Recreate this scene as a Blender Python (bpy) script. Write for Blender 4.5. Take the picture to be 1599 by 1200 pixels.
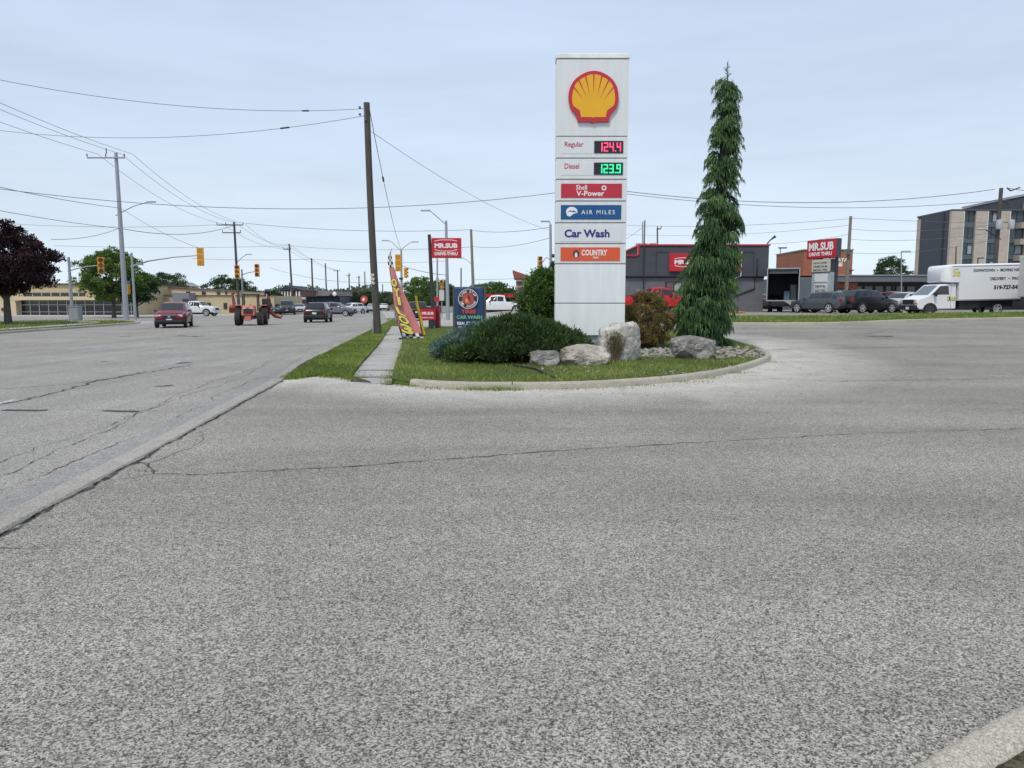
import bpy, bmesh, math, random
import numpy as np
from mathutils import Vector, Matrix
from mathutils.geometry import delaunay_2d_cdt
random.seed(7); RNG = np.random.default_rng(7)
for o in list(bpy.data.objects): bpy.data.objects.remove(o)
SC = bpy.context.scene
COL = SC.collection
rad = math.radians
# ------------------------------------------------------------------ camera
F = 1150.; EYE = 1.6; TH = math.atan(127/1150.)
cam = bpy.data.objects.new('camera', bpy.data.cameras.new('camera'))
COL.objects.link(cam); SC.camera = cam
cam.location = (0, 0, EYE); cam.rotation_euler = (math.pi/2-TH, 0, 0)
cam.data.sensor_width = 36; cam.data.lens = F/1599*36
cam.data.clip_start = .05; cam.data.clip_end = 6000
# ------------------------------------------------------------------ sky, sun, exposure
SUN_EL, SUN_AZ = 58, 205       # azimuth: compass from +Y clockwise, where the sun stands
w = bpy.data.worlds.new("World"); SC.world = w; w.use_nodes = True
nt = w.node_tree; N = nt.nodes; L = nt.links; N.clear()
out = N.new('ShaderNodeOutputWorld'); bg = N.new('ShaderNodeBackground'); bg.inputs[1].default_value = .1
sky = N.new('ShaderNodeTexSky'); sky.sky_type = 'NISHITA'; sky.sun_disc = False
sky.sun_elevation = rad(SUN_EL); sky.sun_rotation = rad(SUN_AZ); sky.dust_density = 3; sky.air_density = 1
tc = N.new('ShaderNodeTexCoord'); sep = N.new('ShaderNodeSeparateXYZ'); L.new(tc.outputs['Generated'], sep.inputs[0])
ramp = N.new('ShaderNodeValToRGB'); L.new(sep.outputs['Z'], ramp.inputs[0])
cr = ramp.color_ramp
cr.elements[0].position = 0.0; cr.elements[0].color = (.76, .88, .96, 1)
cr.elements[1].position = 1.0; cr.elements[1].color = (.52, .60, .70, 1)
for p, c in ((.10, (.66, .77, .89, 1)), (.22, (.585, .695, .85, 1)), (.40, (.505, .615, .785, 1))):
    e = cr.elements.new(p); e.color = c
mp = N.new('ShaderNodeMapping'); mp.inputs['Scale'].default_value = (1.0, 1.0, 6.5); mp.inputs['Rotation'].default_value = (.12, .1, .6); L.new(tc.outputs['Generated'], mp.inputs[0])
nz = N.new('ShaderNodeTexNoise'); nz.inputs['Scale'].default_value = 1.5; nz.inputs['Detail'].default_value = 7; nz.inputs['Roughness'].default_value = .58
L.new(mp.outputs[0], nz.inputs[0])
cl = N.new('ShaderNodeMapRange'); cl.inputs[1].default_value = .3; cl.inputs[2].default_value = .7; cl.inputs[3].default_value = .91; cl.inputs[4].default_value = 1.10
L.new(nz.outputs['Fac'], cl.inputs[0])
sc_ = N.new('ShaderNodeVectorMath'); sc_.operation = 'SCALE'; L.new(ramp.outputs[0], sc_.inputs[0]); L.new(cl.outputs[0], sc_.inputs['Scale'])
s10 = N.new('ShaderNodeVectorMath'); s10.operation = 'SCALE'; s10.inputs['Scale'].default_value = 10.0; L.new(sc_.outputs[0], s10.inputs[0])
mx = N.new('ShaderNodeMix'); mx.data_type = 'RGBA'; mx.inputs[0].default_value = .92
L.new(sky.outputs[0], mx.inputs[6]); L.new(s10.outputs[0], mx.inputs[7])
L.new(mx.outputs[2], bg.inputs[0]); L.new(bg.outputs[0], out.inputs[0])
sun = bpy.data.objects.new('sun', bpy.data.lights.new('sun', 'SUN')); COL.objects.link(sun)
sun.data.energy = 2.1; sun.data.angle = rad(10); sun.data.color = (1, .93, .82)
az = rad(SUN_AZ); el = rad(SUN_EL)
sd = Vector((math.sin(az)*math.cos(el), math.cos(az)*math.cos(el), math.sin(el)))
sun.rotation_euler = sd.to_track_quat('Z', 'Y').to_euler()
SC.view_settings.view_transform = 'Standard'; SC.view_settings.look = 'None'
SC.view_settings.exposure = 0.16; SC.view_settings.gamma = 1
# ------------------------------------------------------------------ place geometry of the ground
c_, s_ = math.cos(TH), math.sin(TH)
n_ = math.hypot(.117, 1); DX, DY = -.117/n_, 1/n_          # direction of the road
ROAD_A = math.atan2(DY, DX)
def ts(x, y): return x*DY - y*DX, x*DX + y*DY
def R(t, s): return t*DY + s*DX, -t*DX + s*DY
def ss(a, b, x):
    u = min(1, max(0, (x-a)/(b-a))); return u*u*(3-2*u)
def h(x, y):
    t, s = ts(x, y)
    return .86*ss(-1.5, 10, t)*ss(12, 50, y)
def P(px, py, Y):
    u = (px-799.5)/F; v = (py-600)/F; k = Y/(c_-v*s_)
    return Vector((u*k, Y, EYE+(-s_-v*c_)*k))
def G(px, py, dz=0):
    u = (px-799.5)/F; v = (py-600)/F; z = 0
    for _ in range(30):
        k = (z+dz-EYE)/(-s_-v*c_); x, y = u*k, (c_-v*s_)*k
        z = z*.5+h(x, y)*.5
    return Vector((x, y, z+dz))
def B(px, Y, dz=0):                        # ground point under column px at distance Y
    v = P(px, 490, Y); return Vector((v.x, Y, h(v.x, Y)+dz))
# ------------------------------------------------------------------ materials
MATS = {}
def nodes(name):
    m = bpy.data.materials.new(name); m.use_nodes = True
    t = m.node_tree; return m, t.nodes, t.links, t.nodes['Principled BSDF']
def ramp_node(N, stops):
    r = N.new('ShaderNodeValToRGB'); e = r.color_ramp.elements
    e[0].position, e[0].color = stops[0][0], (*stops[0][1], 1)
    e[1].position, e[1].color = stops[-1][0], (*stops[-1][1], 1)
    for p, c in stops[1:-1]:
        k = e.new(p); k.color = (*c, 1)
    return r
def g3(v): return (v, v, v)
def M(name, col=None, rough=.6, metal=0, var=.12, scale=2.5, bump=0, bscale=30, coat=0, emit=0, spec=.5, stretch=(1, 1, 1)):
    if name in MATS: return MATS[name]
    m, N, L, b = nodes(name); MATS[name] = m
    tc = N.new('ShaderNodeTexCoord'); mp = N.new('ShaderNodeMapping'); mp.inputs['Scale'].default_value = stretch
    L.new(tc.outputs['Object'], mp.inputs[0])
    nz = N.new('ShaderNodeTexNoise'); nz.inputs['Scale'].default_value = scale; nz.inputs['Detail'].default_value = 6
    L.new(mp.outputs[0], nz.inputs[0])
    r = ramp_node(N, [(.25, tuple(max(0, c*(1-var)) for c in col)), (.75, tuple(min(1, c*(1+var)) for c in col))])
    L.new(nz.outputs['Fac'], r.inputs[0]); L.new(r.outputs[0], b.inputs['Base Color'])
    b.inputs['Roughness'].default_value = rough; b.inputs['Metallic'].default_value = metal
    b.inputs['Specular IOR Level'].default_value = spec; b.inputs['Coat Weight'].default_value = coat; b.inputs['Coat Roughness'].default_value = .08
    if emit:
        L.new(r.outputs[0], b.inputs['Emission Color']); b.inputs['Emission Strength'].default_value = emit
    if bump:
        n2 = N.new('ShaderNodeTexNoise'); n2.inputs['Scale'].default_value = bscale; n2.inputs['Detail'].default_value = 5
        L.new(mp.outputs[0], n2.inputs[0]); bp = N.new('ShaderNodeBump'); bp.inputs['Strength'].default_value = bump; bp.inputs['Distance'].default_value = .03
        L.new(n2.outputs['Fac'], bp.inputs['Height']); L.new(bp.outputs[0], b.inputs['Normal'])
    return m
def paint(name, col, rough=.3): return M('paint_'+name, col, rough, .1, .04, 2, coat=.3, spec=.3)
def foliage(name, stops, transl=.25):
    if name in MATS: return MATS[name]
    m, N, L, b = nodes(name); MATS[name] = m
    at = N.new('ShaderNodeAttribute'); at.attribute_name = 'tint'
    r = ramp_node(N, stops); L.new(at.outputs['Fac'], r.inputs[0])
    L.new(r.outputs[0], b.inputs['Base Color']); b.inputs['Roughness'].default_value = .65; b.inputs['Specular IOR Level'].default_value = .3
    tr = N.new('ShaderNodeBsdfTranslucent'); L.new(r.outputs[0], tr.inputs[0])
    mx = N.new('ShaderNodeMixShader'); mx.inputs[0].default_value = transl
    L.new(b.outputs[0], mx.inputs[1]); L.new(tr.outputs[0], mx.inputs[2]); L.new(mx.outputs[0], N['Material Output'].inputs[0])
    return m
def asphalt(name, lo, hi, cell, tintc=(1, 1, 1), dust=False, streak=False, midamt=.35):
    m, N, L, b = nodes(name); MATS[name] = m
    tc = N.new('ShaderNodeTexCoord')
    def vor(scale):
        v = N.new('ShaderNodeTexVoronoi'); v.inputs['Scale'].default_value = scale; L.new(tc.outputs['Object'], v.inputs['Vector'])
        s = N.new('ShaderNodeSeparateColor'); L.new(v.outputs['Color'], s.inputs[0]); return v, s.outputs[0]
    def noise(scale, det=4, ro=.55, vec=None):
        n = N.new('ShaderNodeTexNoise'); n.inputs['Scale'].default_value = scale; n.inputs['Detail'].default_value = det; n.inputs['Roughness'].default_value = ro
        L.new(vec or tc.outputs['Object'], n.inputs['Vector']); return n.outputs['Fac']
    def math_(op, a, b_=None):
        n = N.new('ShaderNodeMath'); n.operation = op
        for i, v in enumerate((a, b_)):
            if v is None: continue
            if isinstance(v, (int, float)): n.inputs[i].default_value = v
            else: L.new(v, n.inputs[i])
        return n.outputs[0]
    v1, c1 = vor(cell); v2, c2 = vor(cell*2.3)
    v3, c3 = vor(cell*.36)
    g = math_('ADD', math_('MULTIPLY', c1, .58), math_('ADD', math_('MULTIPLY', c2, .28), math_('MULTIPLY', c3, .14)))
    g = math_('ADD', math_('MULTIPLY', g, .84), math_('MULTIPLY', noise(cell*.5, 3, .7), .16))
    r = ramp_node(N, [(.28, g3(lo)), (.44, g3(lo+(hi-lo)*.34)), (.60, g3(lo+(hi-lo)*.62)), (.76, g3(hi))])
    L.new(g, r.inputs[0])
    mid = math_('MULTIPLY', noise(3.2, 6, .75), midamt); big = math_('MULTIPLY', noise(.30, 6, .62), .8)
    k = math_('ADD', math_('ADD', mid, big), 1-.5*(midamt+.8))
    if streak:
        mp = N.new('ShaderNodeMapping'); mp.inputs['Rotation'].default_value = (0, 0, -(ROAD_A-math.pi/2)); mp.inputs['Scale'].default_value = (1.1, .035, 1)
        L.new(tc.outputs['Object'], mp.inputs[0])
        k = math_('MULTIPLY', k, math_('ADD', math_('MULTIPLY', noise(1, 3, .5, mp.outputs[0]), .45), .78))
    sc = N.new('ShaderNodeVectorMath'); sc.operation = 'SCALE'; L.new(r.outputs[0], sc.inputs[0]); L.new(k, sc.inputs['Scale'])
    tn = N.new('ShaderNodeVectorMath'); tn.operation = 'MULTIPLY'; L.new(sc.outputs[0], tn.inputs[0]); tn.inputs[1].default_value = tintc
    colr = tn.outputs[0]
    if dust:
        mp = N.new('ShaderNodeMapping'); mp.inputs['Rotation'].default_value = (0, 0, .28); mp.inputs['Scale'].default_value = (.10, .8, 1); L.new(tc.outputs['Object'], mp.inputs[0])
        tr_ = math_('ADD', math_('MULTIPLY', noise(1.0, 4, .55, mp.outputs[0]), .7), .66)
        sc2 = N.new('ShaderNodeVectorMath'); sc2.operation = 'SCALE'; L.new(colr, sc2.inputs[0]); L.new(tr_, sc2.inputs['Scale']); colr = sc2.outputs[0]
        sp_ = ramp_node(N, [(.70, g3(1)), (.78, g3(.62))]); L.new(noise(1.7, 5, .65), sp_.inputs[0])
        sc3 = N.new('ShaderNodeVectorMath'); sc3.operation = 'MULTIPLY'; L.new(colr, sc3.inputs[0]); L.new(sp_.outputs[0], sc3.inputs[1]); colr = sc3.outputs[0]
        at = N.new('ShaderNodeAttribute'); at.attribute_name = 'dust'
        f = math_('MULTIPLY', at.outputs['Fac'], math_('ADD', math_('MULTIPLY', noise(1.3, 6, .7), 2.0), -.10))
        r2 = ramp_node(N, [(.15, (.24, .23, .20)), (.5, (.56, .54, .49)), (.85, (.82, .79, .73))]); L.new(g, r2.inputs[0])
        mx = N.new('ShaderNodeMix'); mx.data_type = 'RGBA'; mx.clamp_factor = True
        L.new(f, mx.inputs[0]); L.new(colr, mx.inputs[6]); L.new(r2.outputs[0], mx.inputs[7]); colr = mx.outputs[2]
    L.new(colr, b.inputs['Base Color']); b.inputs['Roughness'].default_value = .88; b.inputs['Specular IOR Level'].default_value = .3
    bp = N.new('ShaderNodeBump'); bp.inputs['Strength'].default_value = .55; bp.inputs['Distance'].default_value = .012
    L.new(c1, bp.inputs['Height']); L.new(bp.outputs[0], b.inputs['Normal'])
    return m
def worn(name, col, amount=.5, scale=9):
    """thin paint or tar film worn through to what lies below"""
    m, N, L, b = nodes(name); MATS[name] = m
    tc = N.new('ShaderNodeTexCoord'); nz = N.new('ShaderNodeTexNoise'); nz.inputs['Scale'].default_value = scale; nz.inputs['Detail'].default_value = 8; nz.inputs['Roughness'].default_value = .75
    L.new(tc.outputs['Object'], nz.inputs[0])
    r = ramp_node(N, [(amount-.08, g3(0)), (amount+.08, g3(1))]); L.new(nz.outputs['Fac'], r.inputs[0])
    b.inputs['Base Color'].default_value = (*col, 1); b.inputs['Roughness'].default_value = .8
    tr = N.new('ShaderNodeBsdfTransparent'); mx = N.new('ShaderNodeMixShader')
    L.new(r.outputs[0], mx.inputs[0]); L.new(tr.outputs[0], mx.inputs[1]); L.new(b.outputs[0], mx.inputs[2]); L.new(mx.outputs[0], N['Material Output'].inputs[0])
    return m
def wall_mat(name, col, rows=0, row_h=.2, mortar=.75, brick=False, bw=.4, bh=.2):
    if name in MATS: return MATS[name]
    m, N, L, b = nodes(name); MATS[name] = m
    tc = N.new('ShaderNodeTexCoord'); mp = N.new('ShaderNodeMapping'); mp.inputs['Rotation'].default_value = (math.pi/2, 0, 0)
    L.new(tc.outputs['Object'], mp.inputs[0])
    br = N.new('ShaderNodeTexBrick'); br.inputs['Scale'].default_value = 1; br.inputs['Brick Width'].default_value = bw; br.inputs['Row Height'].default_value = bh
    br.inputs['Mortar Size'].default_value = .012; br.inputs['Color1'].default_value = (*col, 1); br.inputs['Color2'].default_value = (*[c*.88 for c in col], 1)
    br.inputs['Mortar'].default_value = (*[c*mortar for c in col], 1); L.new(mp.outputs[0], br.inputs[0])
    nz = N.new('ShaderNodeTexNoise'); nz.inputs['Scale'].default_value = .7; nz.inputs['Detail'].default_value = 6; L.new(tc.outputs['Object'], nz.inputs[0])
    mr = N.new('ShaderNodeMapRange'); mr.inputs[3].default_value = .8; mr.inputs[4].default_value = 1.15; L.new(nz.outputs['Fac'], mr.inputs[0])
    sc = N.new('ShaderNodeVectorMath'); sc.operation = 'SCALE'; L.new(br.outputs[0], sc.inputs[0]); L.new(mr.outputs[0], sc.inputs['Scale'])
    L.new(sc.outputs[0], b.inputs['Base Color']); b.inputs['Roughness'].default_value = .85
    return m
def GLASS(): return M('dark_glass', (.012, .016, .02), .06, 0, .2, 1, spec=.8)
# ------------------------------------------------------------------ mesh helpers
def put(o, parent=None, kind=None):
    COL.objects.link(o)
    if parent is not None: o.parent = parent
    if kind: o['kind'] = kind
    return o
class MB:
    def __init__(s): s.v = []; s.f = []
    def add(s, vs, fs):
        o = len(s.v); s.v += [tuple(v) for v in vs]; s.f += [[i+o for i in f] for f in fs]; return s
    def box(s, c, d, rz=0, rx=0, ry=0, taper=1):
        x, y, z = d[0]/2, d[1]/2, d[2]/2
        vs = [Vector((i*x*(taper if k > 0 else 1), j*y*(taper if k > 0 else 1), k*z)) for i in (-1, 1) for j in (-1, 1) for k in (-1, 1)]
        if rz or rx or ry:
            mt = Matrix.Rotation(rz, 3, 'Z') @ Matrix.Rotation(ry, 3, 'Y') @ Matrix.Rotation(rx, 3, 'X'); vs = [mt @ v for v in vs]
        return s.add([v+Vector(c) for v in vs], [(0, 1, 3, 2), (4, 6, 7, 5), (0, 4, 5, 1), (2, 3, 7, 6), (0, 2, 6, 4), (1, 5, 7, 3)])
    def bbox(s, x0, x1, y0, y1, z0, z1): return s.box(((x0+x1)/2, (y0+y1)/2, (z0+z1)/2), (x1-x0, y1-y0, z1-z0))
    def tube(s, pts, r, n=8, cap=True):
        pts = [Vector(p) for p in pts]; rs = r if isinstance(r, (list, tuple)) else [r]*len(pts)
        vs = []; 
        for i, p in enumerate(pts):
            d = (pts[min(i+1, len(pts)-1)]-pts[max(i-1, 0)]); d = d.normalized() if d.length > 1e-9 else Vector((0, 0, 1))
            a = Vector((0, 0, 1)) if abs(d.z) < .9 else Vector((1, 0, 0))
            u = d.cross(a).normalized(); v = d.cross(u)
            vs += [p+(u*math.cos(2*math.pi*k/n)+v*math.sin(2*math.pi*k/n))*rs[i] for k in range(n)]
        fs = [(i*n+k, i*n+(k+1) % n, (i+1)*n+(k+1) % n, (i+1)*n+k) for i in range(len(pts)-1) for k in range(n)]
        if cap: fs += [list(range(n))[::-1], [(len(pts)-1)*n+k for k in range(n)]]
        return s.add(vs, fs)
    def prism(s, poly, o, U, V, N_, d0, d1):
        """polygon (a,b) laid in plane U,V at o, extruded along N_ from d0 to d1"""
        o, U, V, N_ = map(Vector, (o, U, V, N_)); n = len(poly)
        vs = [o+U*a+V*b+N_*d0 for a, b in poly]+[o+U*a+V*b+N_*d1 for a, b in poly]
        return s.add(vs, [list(range(n))[::-1], list(range(n, 2*n))]+[(i, (i+1) % n, (i+1) % n+n, i+n) for i in range(n)])
    def sphere(s, c, r, n=8, m=5):
        c = Vector(c); r = r if isinstance(r, (tuple, list)) else (r, r, r)
        vs = [c+Vector((0, 0, r[2]))]
        for i in range(1, m):
            a = math.pi*i/m
            vs += [c+Vector((r[0]*math.sin(a)*math.cos(2*math.pi*k/n), r[1]*math.sin(a)*math.sin(2*math.pi*k/n), r[2]*math.cos(a))) for k in range(n)]
        vs.append(c-Vector((0, 0, r[2]))); last = len(vs)-1
        fs = [(0, 1+k, 1+(k+1) % n) for k in range(n)]
        fs += [(1+i*n+k, 1+(i+1)*n+k, 1+(i+1)*n+(k+1) % n, 1+i*n+(k+1) % n) for i in range(m-2) for k in range(n)]
        fs += [(last, 1+(m-2)*n+(k+1) % n, 1+(m-2)*n+k) for k in range(n)]
        return s.add(vs, fs)
    def build(s, name, mat, parent=None, smooth=False, kind=None, bevel=0, loc=None, rz=0):
        me = bpy.data.meshes.new(name); me.from_pydata(s.v, [], s.f)
        bm = bmesh.new(); bm.from_mesh(me); bmesh.ops.recalc_face_normals(bm, faces=bm.faces); bm.to_mesh(me); bm.free()
        me.materials.append(mat)
        if smooth:
            me.shade_smooth(); me.set_sharp_from_angle(angle=rad(smooth if smooth > 1 else 38))
        o = put(bpy.data.objects.new(name, me), parent, kind)
        if loc is not None: o.location = loc
        if rz: o.rotation_euler = (0, 0, rz)
        if bevel:
            b = o.modifiers.new('bevel', 'BEVEL'); b.width = bevel; b.segments = 2; b.limit_method = 'ANGLE'
        return o
def fast(name, verts, faces, mat, parent=None, tint=None, kind=None, smooth=False):
    verts = np.asarray(verts, np.float32).reshape(-1, 3); faces = np.asarray(faces, np.int32); k = faces.shape[1]
    me = bpy.data.meshes.new(name); me.vertices.add(len(verts)); me.vertices.foreach_set('co', verts.ravel())
    me.loops.add(faces.size); me.loops.foreach_set('vertex_index', faces.ravel())
    me.polygons.add(len(faces)); me.polygons.foreach_set('loop_start', np.arange(0, faces.size, k, dtype=np.int32))
    me.update(calc_edges=True)
    if tint is not None:
        a = me.attributes.new('tint', 'FLOAT', 'FACE'); a.data.foreach_set('value', np.asarray(tint, np.float32))
    me.materials.append(mat); me.validate()
    if smooth: me.shade_smooth()
    return put(bpy.data.objects.new(name, me), parent, kind)
def tag(o, label, cat, group=None, kind=None):
    o['label'] = label; o['category'] = cat
    if group: o['group'] = group
    if kind: o['kind'] = kind
    return o
def thing(name, label, cat, loc=(0, 0, 0), rz=0, group=None):
    o = bpy.data.objects.new(name, None); COL.objects.link(o); o.empty_display_size = .3
    o.location = loc; o.rotation_euler = (0, 0, rz)
    return tag(o, label, cat, group)
def copy_tree(o, parent=None):
    c = o.copy(); COL.objects.link(c); c.parent = parent
    for ch in list(o.children): copy_tree(ch, c)
    return c
DG = None
def text_mesh(s, bold=0.0, spacing=1.0):
    cu = bpy.data.curves.new('t', 'FONT'); cu.body = s; cu.size = 1; cu.offset = bold; cu.space_character = spacing; cu.resolution_u = 3
    o = bpy.data.objects.new('t', cu); COL.objects.link(o)
    me = bpy.data.meshes.new_from_object(o.evaluated_get(bpy.context.evaluated_depsgraph_get()))
    bpy.data.objects.remove(o); bpy.data.curves.remove(cu)
    vs = [Vector(v.co) for v in me.vertices]; fs = [list(p.vertices) for p in me.polygons]; bpy.data.meshes.remove(me)
    x0 = min(v.x for v in vs); x1 = max(v.x for v in vs); y0 = min(v.y for v in vs); y1 = max(v.y for v in vs)
    return [((v.x-x0)/(x1-x0), (v.y-y0)/(y1-y0)) for v in vs], fs
def text(s, o, W, H, mat, parent, U=(1, 0, 0), V=(0, 0, 1), bold=.02, name='lettering', mb=None, spacing=1.0, shear=0):
    """lettering fitted in a W x H box whose lower-left corner is o"""
    pts, fs = text_mesh(s, bold, spacing); o, U, V = Vector(o), Vector(U), Vector(V)
    m = mb or MB(); m.add([o+U*(a*W+shear*b*H)+V*(b*H) for a, b in pts], fs)
    if mb: return None
    me = bpy.data.meshes.new(name); me.from_pydata(m.v, [], m.f); me.materials.append(mat)
    return put(bpy.data.objects.new(name, me), parent)
def plain(m, name, mat, parent):
    me = bpy.data.meshes.new(name); me.from_pydata(m.v, [], m.f); me.materials.append(mat); return put(bpy.data.objects.new(name, me), parent)
def patch(name, poly, step, zf, mat, skirt=.3, kind='structure', jitter=.3):
    """a ground sheet over polygon poly (x,y) with heights zf and a skirt going down"""
    pts = []
    n = len(poly)
    for i in range(n):
        a = Vector(poly[i]); b = Vector(poly[(i+1) % n]); k = max(1, int((b-a).length/step))
        pts += [a.lerp(b, j/k) for j in range(k)]
    nb = len(pts); xs = [p.x for p in pts]; ys = [p.y for p in pts]
    inner = []
    x = min(xs)
    while x < max(xs):
        y = min(ys)
        while y < max(ys):
            q = (x+random.uniform(-jitter, jitter)*step, y+random.uniform(-jitter, jitter)*step)
            if inside(q, [(p.x, p.y) for p in pts]): inner.append(Vector(q))
            y += step
        x += step
    r = delaunay_2d_cdt(pts+inner, [], [list(range(nb))], 1, 1e-5)
    V = [(v.x, v.y, zf(v.x, v.y)) for v in r[0]]; Fc = [list(f) for f in r[2]]
    m = MB(); m.add(V, Fc)
    if skirt:
        o = len(m.v)
        m.v += [(p.x, p.y, zf(p.x, p.y)) for p in pts]+[(p.x, p.y, zf(p.x, p.y)-skirt) for p in pts]
        m.f += [[o+i, o+(i+1) % nb, o+nb+(i+1) % nb, o+nb+i] for i in range(nb)]
    ob = m.build(name, mat, kind=kind); ob.data.shade_smooth(); ob.data.set_sharp_from_angle(angle=rad(50))
    return ob
def inside(p, poly):
    x, y = p; c = False; j = len(poly)-1
    for i in range(len(poly)):
        xi, yi = poly[i]; xj, yj = poly[j]
        if (yi > y) != (yj > y) and x < (xj-xi)*(y-yi)/(yj-yi)+xi: c = not c
        j = i
    return c
def smooth_path(pts, k=6):
    out = []; n = len(pts)
    for i in range(n-1):
        p0, p1, p2, p3 = (Vector(pts[max(i-1, 0)]), Vector(pts[i]), Vector(pts[i+1]), Vector(pts[min(i+2, n-1)]))
        for j in range(k):
            t = j/k; out.append(.5*((2*p1)+(p2-p0)*t+(2*p0-5*p1+4*p2-p3)*t*t+(3*p1-p0-3*p2+p3)*t**3))
    out.append(Vector(pts[-1])); return out
def kerb(name, path, mat, w=.16, hh=.13, zf=None, joint=3.0):
    zf = zf or h; m = MB(); path = [Vector((p[0], p[1])) for p in path]
    prof = [(0, -.2), (0.0, hh-.045), (.02, hh-.012), (.05, hh), (w-.03, hh), (w, hh-.02), (w, -.2)]; n = len(prof); vs = []
    for i, p in enumerate(path):
        d = (path[min(i+1, len(path)-1)]-path[max(i-1, 0)]).normalized(); nn = Vector((-d.y, d.x))
        z = zf(p.x, p.y)
        vs += [(p.x+nn.x*a, p.y+nn.y*a, z+b+random.uniform(-.003, .003)) for a, b in prof]
    m.add(vs, [(i*n+k, i*n+k+1, (i+1)*n+k+1, (i+1)*n+k) for i in range(len(path)-1) for k in range(n-1)])
    if len(path) > 12:      # joints between the cast lengths
        j = MB(); acc = random.uniform(0, joint)
        for i in range(1, len(path)-1):
            acc += (path[i]-path[i-1]).length
            if acc > joint:
                acc = 0; p = path[i]; d = (path[i+1]-path[i-1]).normalized(); nn = Vector((-d.y, d.x)); z = zf(p.x, p.y)
                q = [Vector((p.x+nn.x*(a+(-.003 if a < w/2 else .003)), p.y+nn.y*(a+(-.003 if a < w/2 else .003)), z+b+.003)) for a, b in prof[1:-1]]; dd = Vector((d.x, d.y, 0))*.009
                j.add([v-dd for v in q]+[v+dd for v in q], [(a, a+1, a+1+len(q), a+len(q)) for a in range(len(q)-1)])
        if j.v: j.build(name+'_joints', M('joint_dirt', (.06, .055, .045), .95), kind='structure')
    o = m.build(name, mat, kind='structure'); o.data.shade_smooth(); o.data.set_sharp_from_angle(angle=rad(60)); return o
def strip(name, pts, width, mat, dz=.012, jag=0, kind='structure', zf=None):
    zf = zf or h; vs = []
    for i, p in enumerate(pts):
        p = Vector((p[0], p[1])); q0 = Vector(pts[max(i-1, 0)][:2]); q1 = Vector(pts[min(i+1, len(pts)-1)][:2]); d = (q1-q0).normalized(); nn = Vector((-d.y, d.x))
        wd = width*(1+random.uniform(-jag, jag))/2; sh = random.uniform(-jag, jag)*width
        for sg in (-1, 1):
            q = p+nn*(sg*wd+sh); vs.append((q.x, q.y, zf(q.x, q.y)+dz))
    m = MB(); m.add(vs, [(2*i, 2*i+1, 2*i+3, 2*i+2) for i in range(len(pts)-1)]); return m if name is None else m.build(name, mat, kind=kind)
# ================================================================== THE SETTING
LOT = asphalt('lot_asphalt', .045, .50, 140, (1.06, 1.015, .90), dust=True, midamt=.3)
ROADM = asphalt('road_asphalt', .11, .50, 120, (1.05, 1.0, .93), streak=True, midamt=.2)
GROUNDM = asphalt('far_ground', .14, .30, 20, (.95, 1, .85))
CONC = asphalt('kerb_concrete', .26, .56, 150, (1.05, .97, .82), midamt=.5)
CONC_L = asphalt('light_concrete', .30, .52, 100, (1, .98, .93), midamt=.4)
GUTTER = asphalt('gutter_concrete', .16, .40, 110, (1, .99, .97), midamt=.6)
SOIL = asphalt('grass_soil', .02, .11, 60, (1.0, .95, .5), midamt=.8)
STRIPSOIL = asphalt('verge_ground', .05, .12, 60, (1.0, 1.12, .35), midamt=.8)
def tsgrid(name, T, S, zf, mat, dust=None):
    V = []; 
    for s in S:
        for t in T:
            x, y = R(t, s); V.append((x, y, zf(x, y)))
    n = len(T); Fc = [(j*n+i, j*n+i+1, (j+1)*n+i+1, (j+1)*n+i) for j in range(len(S)-1) for i in range(n-1)]
    o = fast(name, V, Fc, mat, kind='structure', smooth=True)
    if dust:
        a = o.data.attributes.new('dust', 'FLOAT', 'POINT'); a.data.foreach_set('value', np.array([dust(v[0], v[1]) for v in V], np.float32))
    return o
def fr(a, b, st):
    n = max(1, round((b-a)/st)); return [a+(b-a)*i/n for i in range(n)]
kerb_px = [(640, 603), (700, 607.5), (800, 608.5), (900, 607.5), (1000, 602), (1080, 594), (1140, 584), (1180, 573), (1204, 561), (1190, 549), (1160, 540), (1132, 532)]
kerb_pts = smooth_path([G(*p).xy for p in kerb_px], 8)
edge_px = [(430, 594), (500, 588), (560, 591), (612, 599)]+kerb_px
edge = [G(*p).xy for p in edge_px]
def segd(p, a, b):
    ab = b-a; t = max(0, min(1, (p-a).dot(ab)/ab.length_squared)); return (p-a-ab*t).length
def dust(x, y):
    p = Vector((x, y))
    if not (-8 < x < 14 and 9 < y < 34): return 0.
    d = min(segd(p, edge[i], edge[i+1]) for i in range(len(edge)-1))
    r = 2.3 if x < 3 else 3.1
    return max(0, 1-d/r)**.8
T_ = fr(-2.95, 14, .3)+fr(14, 40, 1)+fr(40, 140, 5)+[140]
S_ = fr(-8, 9, .5)+fr(9, 26, .3)+fr(26, 56, .75)+fr(56, 110, 3)+[110]
tsgrid('forecourt_pavement', T_, S_, h, LOT, dust)
tsgrid('road', fr(-21.7, -3.45, .9)+[-3.45], fr(-20, 60, 2)+fr(60, 900, 30)+[900], lambda x, y: 0.0, ROADM)
tsgrid('cross_road', fr(-300, -21.7, 12)+[-21.7], [70, 80, 93], lambda x, y: 0.004, ROADM)
tsgrid('parking_area', fr(-300, -21.7, 12)+[-21.7], fr(-30, 70, 10)+[70, 120], lambda x, y: -0.004, CONC_L)
m = MB()
for i in range(24):
    for j in range(24):
        x0 = -3000+250*i; y0 = -600+250*j
        m.add([(x0, y0, -.1), (x0+250, y0, -.1), (x0+250, y0+250, -.1), (x0, y0+250, -.1)], [(0, 1, 2, 3)])
m.build('ground', GROUNDM, kind='structure')
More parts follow.
